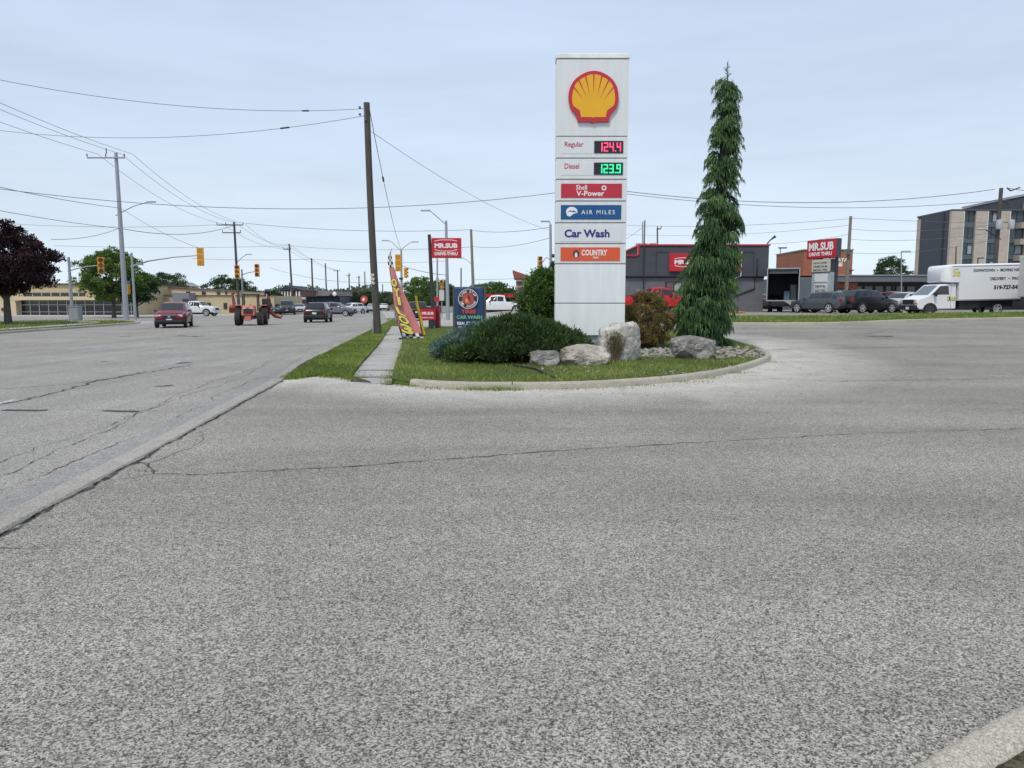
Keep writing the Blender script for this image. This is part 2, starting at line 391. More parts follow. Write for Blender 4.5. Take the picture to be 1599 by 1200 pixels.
# gutter pan and dropped kerb along the road's near edge, full kerb by the verge
m = MB(); S = fr(-8, 140, .6)+[140]; vs = []
for s in S:
    lift = .008+.122*ss(15, 18, s)
    for t, z in ((-3.47, .006), (-3.2, -.012+.02), (-3.185, .014+lift*.6), (-3.15, .012+lift), (-2.97, .012+lift), (-2.95, 0), (-2.945, -.1)):
        x, y = R(t+.012*math.sin(s*.9)+.006*math.sin(s*4.1), s); vs.append((x, y, z))
m.add([v for v in vs], [(j*7+i, j*7+i+1, (j+1)*7+i+1, (j+1)*7+i) for j in range(len(S)-1) for i in range(1, 6)])
gk = m.build('road_kerb', asphalt('gutter_kerb', .21, .47, 140, (1.04, .99, .90), midamt=.6), kind='structure')
m = MB(); m.add([v for v in vs], [(j*7, j*7+1, (j+1)*7+1, (j+1)*7) for j in range(len(S)-1)]); m.build('gutter', GUTTER, kind='structure')
kerb('island_kerb', kerb_pts, CONC, .17, .13)
corner_path = smooth_path([G(1728, 1058).xy, G(1601, 1110).xy, G(1508, 1159).xy, G(1425, 1209).xy, G(1346, 1268).xy], 6)
kerb('corner_kerb', corner_path, CONC, .165, .06, joint=99)
poly = [tuple(p) for p in [Vector((p.x, p.y)) for p in corner_path]]
inn = []
for i, p in enumerate(corner_path):
    d = (corner_path[min(i+1, len(corner_path)-1)]-corner_path[max(i-1, 0)]).normalized(); inn.append((p.x-d.y*.155, p.y+d.x*.155))
patch('corner_bed', inn+[(inn[-1][0]+.6, inn[-1][1]-.8), (inn[0][0]+1, inn[0][1]-1)], .3, lambda x, y: h(x, y)+.04, SOIL)
# island, verge and far strips
isl_front = [G(612, 598).xy, G(628, 600).xy]+[]
isl_k = []
for i, p in enumerate(kerb_pts):
    d = (kerb_pts[min(i+1, len(kerb_pts)-1)]-kerb_pts[max(i-1, 0)]).normalized(); isl_k.append(Vector((p.x-d.y*.16, p.y+d.x*.16)))
sw_l = [(547, 592), (567, 567), (590, 541), (603, 522), (610, 512)]; sw_r = [(612, 597), (618, 570), (626, 545), (632, 522), (634, 513)]
SWL = [G(*p, .06).xy for p in sw_l]; SWR = [G(*p, .06).xy for p in sw_r]
far_edge = [G(1090, 524).xy, G(1000, 517).xy, G(860, 513).xy, G(700, 513).xy]
ISL = isl_front+isl_k+far_edge+SWR[::-1]
ISL = [tuple(p) for p in ISL]
def zi(x, y): return h(x, y)+.03+.09*ss(13.4, 16, math.hypot(x, y)) if x < -.8 else h(x, y)+.115
patch('island_ground', ISL, .7, zi, STRIPSOIL)
VER = [G(434, 594).xy, G(500, 588).xy, G(532, 590).xy, G(547, 593).xy]+SWL[1:]+[Vector(R(-2.94, s)) for s in (52, 45, 38, 32, 27, 23, 19, 17)]
VER = [tuple(p) for p in VER]
def zv(x, y): return h(x, y)+.03+.10*ss(15.2, 18.5, y)
patch('verge_ground', VER, .8, zv, STRIPSOIL)
VER2 = [tuple(G(*p).xy) for p in ((600, 511), (636, 511.5), (640, 499), (606, 499))]
patch('far_verge', VER2, 2, lambda x, y: h(x, y)+.07, STRIPSOIL)
rs_f = [(900, 511), (1140, 508.5), (1300, 508), (1420, 503.5), (1520, 501), (1599, 499.5), (1760, 497)]
rs_b = [(1760, 491), (1599, 491.5), (1440, 493), (1300, 496.5), (1140, 497.5), (900, 499)]
RSF = smooth_path([G(*p).xy for p in rs_f], 5); RSB = [G(*p).xy for p in rs_b]
kerb('strip_kerb', RSF, CONC, .18, .14)
STR = [(p.x, p.y+.17) for p in RSF]+[tuple(p) for p in RSB]
patch('strip_ground', STR, 1.5, lambda x, y: h(x, y)+.12, STRIPSOIL)
LG = [tuple(R(t, s)) for t, s in ((-21.95, -10), (-21.95, 56), (-23, 62), (-26, 66), (-31, 68), (-34, 64), (-40, 52), (-42, 30), (-42, -10))]
patch('corner_lawn_ground', LG, 3, lambda x, y: .11, STRIPSOIL)
kp = [Vector(R(t, s)) for t, s in ((-21.7, -10), (-21.7, 20), (-21.7, 40), (-21.7, 55), (-22.4, 61.5), (-25.5, 66), (-31, 69))]
kerb('far_kerb', smooth_path(kp, 4), CONC, .2, .13, zf=lambda x, y: 0)
m = MB(); s = 0
wk = [Vector(R(t, s)) for t, s in ((-23.6, -10), (-23.6, 30), (-23.7, 52), (-25.5, 60), (-29, 65))]
strip('far_footpath', smooth_path(wk, 6), 1.4, CONC_L, dz=.13, zf=lambda x, y: 0)
DRV = [tuple(G(*p).xy) for p in ((640, 512), (860, 512), (960, 500), (960, 487), (596, 487), (604, 498), (641, 499))]
patch('side_driveway', DRV, 3, lambda x, y: h(x, y)+.02, CONC_L, skirt=0)
# sidewalk slabs
m = MB(); jm = MB()
def swp(path, y):
    for i in range(len(path)-1):
        a, b = path[i], path[i+1]
        if a.y <= y <= b.y or i == len(path)-2: return a.lerp(b, (y-a.y)/(b.y-a.y))
y = 14.45; first = True
while y < 49:
    y2 = y+1.25-random.uniform(.07, .22); la, ra, lb, rb = swp(SWL, max(y, 14.0)), swp(SWR, max(y, 14.0)), swp(SWL, y2), swp(SWR, y2)
    for q in (la, ra): q.y = y
    for q in (lb, rb): q.y = y2
    k = .055*ss(14.6, 17, y)+.012; tl = random.uniform(-.012, .012)
    vs = []
    for q, dzz in ((la, tl), (ra, -tl), (rb, -tl+.004), (lb, tl+.006)): vs.append((q.x, q.y, h(q.x, q.y)+k+dzz))
    vs += [(a, b_, c-.12) for a, b_, c in vs]
    m.add(vs, [(0, 1, 2, 3), (0, 4, 5, 1), (1, 5, 6, 2), (2, 6, 7, 3), (3, 7, 4, 0)])
    y += 1.25
m.build('sidewalk', CONC_L, kind='structure')
patch('sidewalk_bed', [tuple(p) for p in SWL]+[tuple(p) for p in SWR[::-1]], 1.5, lambda x, y: h(x, y)+.012, SOIL, skirt=0)
# cracks, seams, tar lines and worn lane paint
CRK = worn('crack_fill', (.05, .048, .044), .45, 7); TAR = worn('tar_film', (.05, .05, .052), .36, 4); WHT = worn('lane_paint', (.56, .55, .53), .50, 7); YEL = worn('yellow_paint', (.50, .42, .22), .50, 5)
def jag(pxs, amp=.03, step=.12, ground=None):
    pts = [G(*p).xy for p in pxs]; out = []
    for a, b in zip(pts, pts[1:]):
        n = max(1, int((b-a).length/step)); nn = (b-a).normalized(); nn = Vector((-nn.y, nn.x))
        for i in range(n): out.append(a.lerp(b, i/n)+nn*random.gauss(0, amp*.5))
    out.append(pts[-1]); return out
m = MB()
def addstrip(pts, wd, j=.5, dz=.006, zf=None):
    q = strip(None, pts, wd, None, dz, j, zf=zf); m.add(q.v, q.f)
addstrip(jag([(205, 722), (232, 724), (240, 741), (300, 742), (600, 726), (860, 705)], .03), .022)
addstrip(jag([(860, 705), (1100, 691), (1330, 678), (1599, 670), (1800, 664)], .03), .016)
addstrip(jag([(232, 724), (262, 712), (300, 700)], .04), .012)
addstrip(jag([(300, 700), (318, 685), (312, 675)], .04), .008)
addstrip(jag([(175, 751), (205, 748), (240, 741)], .04), .009)
addstrip(jag([(1190, 591), (1300, 596), (1450, 594), (1700, 588)], .05), .03)
addstrip(jag([(1195, 547), (1400, 543), (1700, 538)], .05), .05)
addstrip(jag([(1300, 514), (1380, 519), (1330, 524), (1450, 526)], .1), .06)
addstrip(jag([(1160, 532), (1300, 527), (1470, 531)], .1), .035)
addstrip(jag([(0, 856), (45, 858), (75, 853)], .03), .010)
addstrip(jag([(1000, 640), (1130, 646), (1180, 650)], .04), .008)
for k in range(2): addstrip([Vector(R(-2.925-.01*k+.012*math.sin(s*5), s)) for s in fr(3, 15.6, .1)], .035-.01*k, .7)
for tt, a_, b_ in ((-3.52, 4, 60), (-4.25, 3, 22), (-4.05, 3, 30)):
    addstrip([Vector(R(tt+.09*math.sin(s*.8+tt*9)+.04*math.sin(s*2.7)+random.gauss(0, .022), s)) for s in fr(a_, b_, .15)], .011, .9)
addstrip(jag([(0, 632), (70, 618), (150, 596), (300, 570)], .06), .05); addstrip(jag([(0, 608), (100, 601), (170, 592), (230, 580)], .06), .035)
addstrip(jag([(90, 640), (300, 643)], .03), .012)
m.build('pavement_cracks', CRK, kind='structure')
m = MB()
addstrip(jag([(6, 641), (40, 642), (74, 641)], .02), .12, .3); addstrip(jag([(162, 642), (215, 643.5)], .02), .11, .3)
addstrip(jag([(243, 604), (270, 602)], .05), .16, .4); addstrip(jag([(275, 568), (298, 566.5)], .05), .22, .4)
addstrip(jag([(275, 525), (315, 526)], .05), .35, .4); addstrip(jag([(188, 526.5), (208, 526)], .05), .3, .4); addstrip(jag([(158, 565.5), (168, 565)], .05), .15, .3)
addstrip(jag([(1355, 526), (1395, 526)], .05), .3, .4)
for a in ((30, 786), ): addstrip(jag([(20, 786), (50, 785)], .02), .07, .3)
m.build('tar_patches', TAR, kind='structure')

m = MB()
for s in fr(8, 130, 5.4): addstrip([Vector(R(-10.9-.02*s*.6, q)) for q in (s, s+1, s+2, s+3)], .13)
for s in fr(10, 130, 9): addstrip([Vector(R(-6.75, q)) for q in (s, s+1, s+2, s+3)], .12)
for s in fr(60, 130, 9): addstrip([Vector(R(-18.2, q)) for q in (s, s+1.5, s+3)], .12)
addstrip([Vector(R(q, 65)) for q in (-12.5, -9, -6, -3.6)], .5)
addstrip([Vector(R(q, 93)) for q in (-21, -15, -9, -3.6)], .5)
# arrow on the turning lane
ar = [G(*p).xy for p in ((135, 543), (180, 540))]; addstrip([ar[0], ar[0].lerp(ar[1], .5), ar[1]], .35)
m.build('white_lane_markings', WHT, kind='structure')
m = MB()
addstrip([Vector(R(-14.4, s)) for s in fr(12, 60, 3)], .12); addstrip([Vector(R(-14.65, s)) for s in fr(12, 60, 3)], .12)
m.build('yellow_centre_line', YEL, kind='structure')
# ------------------------------------------------------------------ grass, weeds, stones
GRASS = foliage('grass_blades', [(0, (.08, .14, .022)), (.5, (.18, .28, .045)), (.85, (.33, .39, .09)), (1, (.52, .47, .24))], .35)
def blades(name, poly, zf, n, hgt, wid, label, near=None, tmin=0, tmax=1, bias=True, avoid=None):
    xs = [p[0] for p in poly]; ys = [p[1] for p in poly]; V = []; T = []; k = 0; tries = 0
    while k < n and tries < n*40:
        tries += 1
        x = random.uniform(min(xs), max(xs)); y = random.uniform(min(ys), max(ys))
        if bias and random.random() > (min(ys)/max(y, .1))**1.3: continue
        if not inside((x, y), poly) or (avoid and avoid(x, y)): continue
        cl = math.sin(x*1.7+math.sin(y*1.1)*2)*math.sin(y*.9+x*.4)
        hh = hgt*random.uniform(.4, 1)*(1+.45*cl); a = random.uniform(0, math.pi); z = zf(x, y)
        dx, dy = math.cos(a)*wid, math.sin(a)*wid; lx, ly = random.gauss(0, .55)*hh, random.gauss(0, .55)*hh
        V += [(x-dx, y-dy, z-.01), (x+dx, y+dy, z-.01), (x+lx, y+ly, z+hh)]
        T.append(min(tmax, max(tmin, random.gauss(.45+.27*cl, .2) if random.random() > .05 else 1))); k += 1
    o = fast(name, V, np.arange(len(V)).reshape(-1, 3), GRASS, tint=T); return tag(o, label, 'grass', kind='stuff')
def stonebed(x, y): return ((x-5.3)/2.6)**2+((y-20.6)/1.5)**2 < 1 and random.random() < .85
blades('lawn_grass', ISL, zi, 60000, .085, .008, 'short green lawn grass on the planted island in front of the price sign', avoid=stonebed)
blades('verge_grass', VER, zv, 26000, .09, .009, 'green grass on the strip between the road and the footpath')
blades('far_verge_grass', VER2, lambda x, y: h(x, y)+.07, 3000, .12, .02, 'small grass patch beyond the leaning wooden pole', bias=False)
blades('divider_grass', STR, lambda x, y: h(x, y)+.12, 24000, .12, .018, 'thin grass divider between the two car parks on the right', bias=False, tmin=.3)
blades('corner_lawn', LG, lambda x, y: .11, 26000, .13, .025, 'grass lawn on the far street corner below the purple tree', bias=False)
m = []; 
def tuft_poly(c, r): return [(c[0]+r*math.cos(a), c[1]+r*math.sin(a)*.6) for a in np.linspace(0, 6.28, 9)[:-1]]
V = []; T = []
def tuft(x, y, n, hgt, spread):
    z = h(x, y)
    for _ in range(n):
        px, py = x+random.gauss(0, spread), y+random.gauss(0, spread*.4); hh = hgt*random.uniform(.4, 1); a = random.uniform(0, 3.14)
        lx, ly = random.gauss(0, .6)*hh, random.gauss(0, .6)*hh
        V.extend([(px-math.cos(a)*.008, py-math.sin(a)*.008, z), (px+math.cos(a)*.008, py+math.sin(a)*.008, z), (px+lx, py+ly, z+hh)]); T.append(random.uniform(.15, .8))
for px, py, n, hg, sp in ((700, 608, 60, .07, .25), (745, 609, 120, .10, .2), (790, 609.5, 170, .11, .22), (670, 606, 50, .06, .2), (960, 606, 40, .05, .3), (1005, 603, 50, .06, .2), (1065, 597, 60, .07, .3), (1110, 591, 60, .07, .2), (1150, 583, 80, .08, .2), (1200, 566, 50, .07, .15), (890, 608, 40, .05, .3), (232, 735, 20, .02, .05), (640, 602, 80, .06, .3)):
    g = G(px, py); tuft(g.x, g.y-.03, n, hg, sp)
def edge_tufts(pa, pb, k, n, hg, sp):
    for i in range(k):
        q = pa.lerp(pb, random.random()); tuft(q.x+random.gauss(0, .05), q.y, n, hg*random.uniform(.6, 1.2), sp)
for P_ in (SWL, SWR):
    for i in range(len(P_)-1): edge_tufts(P_[i], P_[i+1], 26 if i < 3 else 14, 26, .12, .09)
edge_tufts(Vector(VER[0]), Vector(VER[1]), 14, 26, .09, .10); edge_tufts(Vector(VER[1]), Vector(VER[3]), 12, 22, .08, .10); edge_tufts(G(612, 599).xy, G(655, 604).xy, 14, 26, .10, .09)
y = SWL[0].y+1.0
for i in range(24):
    a, b = swp(SWL, y), swp(SWR, y)
    for q in range(9):
        if random.random() < .75: c = a.lerp(b, random.random()); tuft(c.x, y-.05, 12, .085, .07)
    y += 1.25
o = fast('kerb_weeds', V, np.arange(len(V)).reshape(-1, 3), GRASS, tint=T); tag(o, 'small weeds growing along the foot of the island kerb', 'weeds', kind='stuff')
STONE = M('river_stone', (.27, .255, .235), .85, 0, .6, 5, .2, 20)
m = MB()
for i in range(760):
    a = random.uniform(0, 6.28); r = math.sqrt(random.random()); x, y = 5.6+2.7*r*math.cos(a), 20.4+1.7*r*math.sin(a)
    if i > 640: x, y = random.uniform(.5, 6.5), random.uniform(15.2, 17.2)
    if not inside((x, y), ISL): continue
    s = random.uniform(.02, .065)*(1 if i <= 640 else .6)
    m.sphere((x, y, zi(x, y)+s*.3), (s*random.uniform(.8, 1.5), s*random.uniform(.8, 1.3), s*.7), 7, 4)
o = m.build('river_stones', STONE, smooth=80); tag(o, 'bed of pale river stones around the foot of the weeping spruce', 'stones', kind='stuff')
BLK = M('black_rubber', (.018, .018, .02), .6, 0, .2, 4)
hp = smooth_path([zp for zp in [G(p[0], p[1], .13) for p in ((800, 572), (822, 575), (838, 578), (852, 585), (868, 592))]], 6)
o = MB().tube([(p.x, p.y, zi(p.x, p.y)+.035) for p in hp], .022, 8).build('garden_hose', BLK, smooth=80); tag(o, 'short black hose lying in the lawn in front of the dark green bush', 'hose')
# ================================================================== PRICE SIGN
X3, Y3, Z3 = Vector((1, 0, 0)), Vector((0, 1, 0)), Vector((0, 0, 1)); FRONT = Vector((0, -1, 0))
def frame(Y, yaw=0): pass
def price_sign():
    Yf = 21.25; top = P(923, 84, Yf); x0, x1 = P(868, 300, Yf).x, P(979, 300, Yf).x; cx = (x0+x1)/2
    base = Vector((cx, Yf+.25, h(cx, Yf)+.1))
    t = thing('price_sign', 'tall white fuel station price sign with red and yellow shell emblem', 'price sign', base)
    WH = M('sign_white', (.70, .73, .74), .3, 0, .06, 2.2, stretch=(3, 3, .25)); WB = M('sign_white_bounce', (.76, .80, .81), .3, 0, .07, 2.0, stretch=(3, 3, .3), bump=.05, bscale=1.5); GR = M('sign_seam', (.22, .23, .25), .6)  # lower panels lighter: light bounced off the ground is put into their colour
    TR = M('sign_trim', (.80, .81, .82), .35); PL = M('sign_plinth', (.36, .38, .40), .6, .2)
    def z(py): return P(923, py, Yf).z-base.z
    def x(px, py=300): return P(px, py, Yf).x-base.x
    hw = (x1-x0)/2; yf = -.25; d = .5
    MB().bbox(-hw*.42, hw*.62, -.17, .2, -.3, z(524)).build('plinth', PL, t)
    segs = [(93, 212.6), (214.2, 246.6), (248.4, 279.8), (281.6, 313.6), (315.4, 347.5), (349.3, 380), (381.8, 411.6), (413.4, 473.3), (474.8, 524)]
    MB().bbox(-hw+.012, hw-.012, yf+.012, yf+d-.012, z(523.5), z(92)).build('core', GR, t)
    for i, (a, b) in enumerate(segs):
        MB().bbox(-hw, hw, yf, yf+d, z(b), z(a)).build('panel', WB if i > 6 else WH, t, bevel=.008)
    MB().bbox(-hw-.02, hw+.02, yf-.02, yf+d+.02, z(91.6), z(83.5)).build('cap', TR, t, bevel=.015)
    # emblem
    RED = M('emblem_red', (.52, .022, .045), .35, 0, .03); YE = M('emblem_yellow', (.80, .42, .012), .35, 0, .03)
    k = .0185; ex, ez = x(924.7), z(153.5)
    def sh(sc, base_b, notch=True):
        pts = []
        for a in np.linspace(205, -25, 29):     # scalloped fan
            r = sc*(1+.012*abs(math.cos(rad((a-90)*7/2.3))))
            pts.append((r*37.5*math.cos(rad(a)), r*37.5*math.sin(rad(a))+.5))
        return pts
    outer = sh(1, 0)+[(25.5, -26), (23.5, -35.5), (3.5, -35.5), (1.5, -37.3), (-1.5, -37.3), (-3.5, -35.5), (-23.5, -35.5), (-25.5, -26)]
    outer = [(a*k, b*k) for a, b in outer]
    MB().prism(outer, (ex, yf-.075, ez), X3, Z3, FRONT, -.07, .0).build('emblem', RED, t, bevel=.006)
    emb = t.children[-1]
    inner = [(r*math.cos(rad(a)), r*math.sin(rad(a))+.5) for a, r in ((a, 31.8+.9*abs(math.cos(rad((a-90)*3.3)))) for a in np.linspace(203, -23, 41))]
    inner += [(20.3, -19.5), (18.6, -28.8), (2, -28.8), (0, -30), (-2, -28.8), (-18.6, -28.8), (-20.3, -19.5)]
    y = MB().prism([(a*k, b*k) for a, b in inner], (ex, yf-.079, ez), X3, Z3, FRONT, -.003, .004).build('yellow_field', YE, emb)
    m = MB()
    for a in (90, 68, 112, 47, 133, 25, 155):   # the rays
        ca, sa = math.cos(rad(a)), math.sin(rad(a)); bx, bz = 0, -22
        # from rim inward towards the hinge
        rx, rz = 32.6*ca, 32.6*sa+.5; dx, dz = bx-rx, bz-rz; ln = math.hypot(dx, dz); dx, dz = dx/ln, dz/ln
        L_ = {90: 30, 68: 31, 112: 31, 47: 30, 133: 30, 25: 22, 155: 22}[a]
        m.prism([((rx-dz*1.05)*k, (rz+dx*1.05)*k), ((rx+dz*1.05)*k, (rz-dx*1.05)*k), ((rx+dx*L_)*k, (rz+dz*L_)*k)], (ex, yf-.0835, ez), X3, Z3, FRONT, 0, .003)
    m.build('rays', RED, emb)
    DBL = M('display_black', (.012, .014, .02), .25); LR = M('led_red', (1, .06, .16), .5, 0, 0, emit=1.0); LG_ = M('led_green', (.02, .95, .35), .5, 0, 0, emit=.85)
    TXR = M('sign_text_red', (.48, .03, .05), .4, 0, .02); NV = M('sign_text_navy', (.018, .03, .20), .4, 0, .02); WT = M('sign_text_white', (.82, .84, .85), .4, 0, .02)
    INS = M('insert_panel', (.70, .73, .76), .4, 0, .02, 1.5)
    def board(nm, px0, px1, py0, py1, mat, off=.012, parent=t): return MB().bbox(x(px0), x(px1), yf-off, yf+.001, z(py1), z(py0)).build(nm, mat, parent)
    def tx(s, px0, px1, py0, py1, mat, parent=t, off=.016, bold=.02, sp=1.0): return text(s, (x(px0), yf-off, z(py1)), x(px1)-x(px0), z(py0)-z(py1), mat, parent, bold=bold, spacing=sp)
    SEG = {'1': 'bc', '2': 'abged', '4': 'fgbc', '3': 'abgcd', '9': 'abcdfg'}
    def seven(s, px0, px1, py0, py1, mat, parent):
        H = z(py0)-z(py1); W = H*.50; xx = x(px0); zz = z(py1); w_ = H*.13; yy = yf-.020
        for ch in s:
            m = MB()
            if ch == '.': m.bbox(xx-.2*w_, xx+.9*w_, yy, yy+.004, zz, zz+w_).build('decimal_point', mat, parent); xx += w_*1.3; continue
            if ch == '1' and False: pass
            R_ = {'a': (0, W, H-w_, H), 'd': (0, W, 0, w_), 'g': (0, W, H/2-w_/2, H/2+w_/2), 'f': (0, w_, H/2, H), 'e': (0, w_, 0, H/2), 'b': (W-w_, W, H/2, H), 'c': (W-w_, W, 0, H/2)}
            off = -W*.35 if ch == '1' else 0
            for i, q in enumerate(SEG[ch]):
                a, b, c, d_ = R_[q]; m.bbox(xx+a+off, xx+b+off, yy-.0004*i, yy+.004, zz+c, zz+d_)
            m.build('digit', mat, parent); xx += W+w_*1.15+(off if ch == '1' else 0)
    for (nm, py, s, mat) in (('Regular', 220.5, '124.4', LR), ('Diesel', 254.3, '123.9', LG_)):
        board('insert', 876, 926, py-.5, py+19.5, INS, .006)
        dsp = board('display', 927, 972, py, py+19, DBL, .018)
        seven(s, 935.5, 968, py+2.6, py+16.6, mat, dsp)
        tx(nm, 881.2, 910.5 if nm == 'Regular' else 904, py+1.2, py+(11.5 if nm == 'Regular' else 9.8), TXR, off=.010, bold=.012)
    RP = M('insert_red', (.50, .022, .05), .4, 0, .04); BP = M('insert_blue', (.005, .085, .26), .4, 0, .04); OP = M('insert_orange', (.72, .10, .03), .4, 0, .04)
    b = board('insert', 876, 971, 287.2, 309.3, RP)
    tx('Shell', 899.5, 916.5, 289.3, 296.8, WT, b, bold=.012); tx('V-Power', 900, 943.5, 298.2, 306.6, WT, b, bold=.02)
    m = MB(); cx_, cz_ = x(943), z(294)
    for q in range(10):
        a0, a1 = 2*math.pi*q/10, 2*math.pi*(q+1)/10
        m.add([(cx_+r*math.cos(a)*k, yf-.016, cz_+r*math.sin(a)*k) for a, r in ((a0, 2.1), (a0, 3.9), (a1, 3.9), (a1, 2.1))], [(0, 1, 2, 3)])
    plain(m, 'ring_mark', WT, b)
    b = board('insert', 876, 970.5, 320.6, 343, BP); tx('AIR MILES', 908, 960.5, 328.5, 335, WT, b, bold=.005, sp=1.35)
    m = MB(); cx_, cz_ = x(893), z(331)
    m.add([(cx_+9*math.cos(rad(a))*k*.97, yf-.0150, cz_+7.3*math.sin(rad(a))*k) for a in range(-15, 200, 12)]+[(cx_-7*k, yf-.0150, cz_-6*k), (cx_-3*k, yf-.0150, cz_-7.5*k), (cx_+3*k, yf-.0150, cz_-3*k)], [list(range(21))])
    plain(m, 'globe_mark', WT, b)
    m = MB(); m.add([(cx_+a*k, yf-.0165, cz_+c*k) for a, c in ((-7.5, -1), (-2, 2.2), (0, .8), (3, 2), (8, -.9), (1.5, -.6), (-2.5, .2))], [list(range(7))]); plain(m, 'bird_mark', BP, b)
    board('insert', 876, 971.5, 353.6, 377.5, INS, .006)
    tx('Car Wash', 881.8, 952.8, 358.6, 371.2, NV, off=.011, bold=.035)
    b = board('insert', 876, 969.5, 386.6, 407.8, OP)
    tx('COUNTRY', 909, 949.5, 390.3, 399.5, WT, b, bold=.03); tx('Style', 927, 936, 400.6, 405, WT, b, bold=.02)
    m = MB(); cx_, cz_ = x(900.5), z(397)
    m.add([(cx_+5*math.cos(rad(a))*k, yf-.015, cz_+6*math.sin(rad(a))*k) for a in range(0, 360, 24)], [list(range(15))]); plain(m, 'round_mark', M('mark_dark', (.05, .04, .045), .5), b)
    m = MB(); m.add([(cx_+a*k, yf-.0165, cz_+c*k) for a, c in ((-1.8, -5), (-2, -.5), (-1, 2.2), (1, 2.2), (2, -.5), (1.8, -5))], [list(range(6))]); plain(m, 'mark_light', WT, b)
    return t
price_sign()
# ================================================================== ROCKS
LIME = None
def rock_mat(name, lo, hi):
    m, N, L, b = nodes(name); tc = N.new('ShaderNodeTexCoord')
    nz = N.new('ShaderNodeTexNoise'); nz.inputs['Scale'].default_value = 2.2; nz.inputs['Detail'].default_value = 12; nz.inputs['Roughness'].default_value = .72; L.new(tc.outputs['Object'], nz.inputs[0])
    r = ramp_node(N, [(.3, lo), (.5, tuple((a+b_)/2 for a, b_ in zip(lo, hi))), (.62, hi)]); L.new(nz.outputs['Fac'], r.inputs[0])
    vo = N.new('ShaderNodeTexVoronoi'); vo.feature = 'DISTANCE_TO_EDGE'; vo.inputs['Scale'].default_value = 3.1; L.new(tc.outputs['Object'], vo.inputs['Vector'])
    r2 = ramp_node(N, [(0, g3(.55)), (.03, g3(1))]); L.new(vo.outputs[0], r2.inputs[0])
    mu = N.new('ShaderNodeVectorMath'); mu.operation = 'MULTIPLY'; L.new(r.outputs[0], mu.inputs[0]); L.new(r2.outputs[0], mu.inputs[1]); L.new(mu.outputs[0], b.inputs['Base Color'])
    b.inputs['Roughness'].default_value = .92
    n2 = N.new('ShaderNodeTexNoise'); n2.inputs['Scale'].default_value = 9; n2.inputs['Detail'].default_value = 10; n2.inputs['Roughness'].default_value = .7; L.new(tc.outputs['Object'], n2.inputs[0])
    bp = N.new('ShaderNodeBump'); bp.inputs['Strength'].default_value = .9; bp.inputs['Distance'].default_value = .06; L.new(n2.outputs['Fac'], bp.inputs['Height']); L.new(bp.outputs[0], b.inputs['Normal'])
    return m
def rock(px0, px1, py0, py1, depth, label, mat, seed, tilt=0, profile=None):
    g = G((px0+px1)/2, py1-2, .1); k = g.y/F*1.005; W = (px1-px0)*k; H = (py1-py0)*k
    rng = random.Random(seed); bm = bmesh.new(); bmesh.ops.create_icosphere(bm, subdivisions=5, radius=1)
    from mathutils import noise as NZ
    planes = []
    for _ in range(16):
        n = Vector((rng.gauss(0, 1), rng.gauss(0, 1), rng.gauss(0, .7))).normalized(); planes.append((n, rng.uniform(.93, 1.12)))
    for v in bm.verts:
        p = v.co.copy(); e = 6.0
        r = (abs(p.x)**e+abs(p.y)**e+abs(p.z)**e)**(-1/e); p *= r
        for n, d in planes:
            q = p.dot(n)-d
            if q > 0: p -= n*q*.92
        nn = NZ.fractal(p*1.6+Vector((seed*3.1, 0, 0)), .9, 2.1, 5); p += v.co*nn*.10
        nn = NZ.fractal(p*6+Vector((seed, 0, 0)), .8, 2.1, 4); p += v.co*nn*.04
        if profile: p.z = p.z if p.z < 0 else p.z*profile(p.x)
        v.co = Vector((p.x*W/2, p.y*depth/2, (p.z+1)*H/2-.08))
    me = bpy.data.meshes.new('boulder'); bm.to_mesh(me); bm.free(); me.materials.append(mat); me.shade_smooth(); me.set_sharp_from_angle(angle=rad(35))
    o = put(bpy.data.objects.new('boulder', me)); o.location = (g.x, g.y+depth*.3, zi(g.x, g.y)); o.rotation_euler = (0, tilt, 0)
    return tag(o, label, 'boulder', 'limestone boulders around the price sign')
RK1 = rock_mat('limestone_pale', (.20, .18, .15), (.60, .56, .50)); RK2 = rock_mat('limestone_grey', (.10, .10, .10), (.40, .385, .36)); RK3 = rock_mat('limestone_white', (.26, .25, .22), (.66, .64, .60))
rock(828, 874, 546, 575, .7, 'small grey boulder at the end of the row beside the dark green bush', RK2, 3)
rock(872, 953, 538, 573, .9, 'low wide pale boulder lying in front of the price sign base', RK1, 11, profile=lambda x: .75+.25*math.cos(x*1.3-.1))
rock(937, 1001, 501, 567, .7, 'tall upright white limestone slab standing against the price sign', RK3, 5, profile=lambda x: .92+.1*x)
rock(1053, 1118, 524, 564, .9, 'squat grey boulder in front of the weeping spruce', RK2, 8)
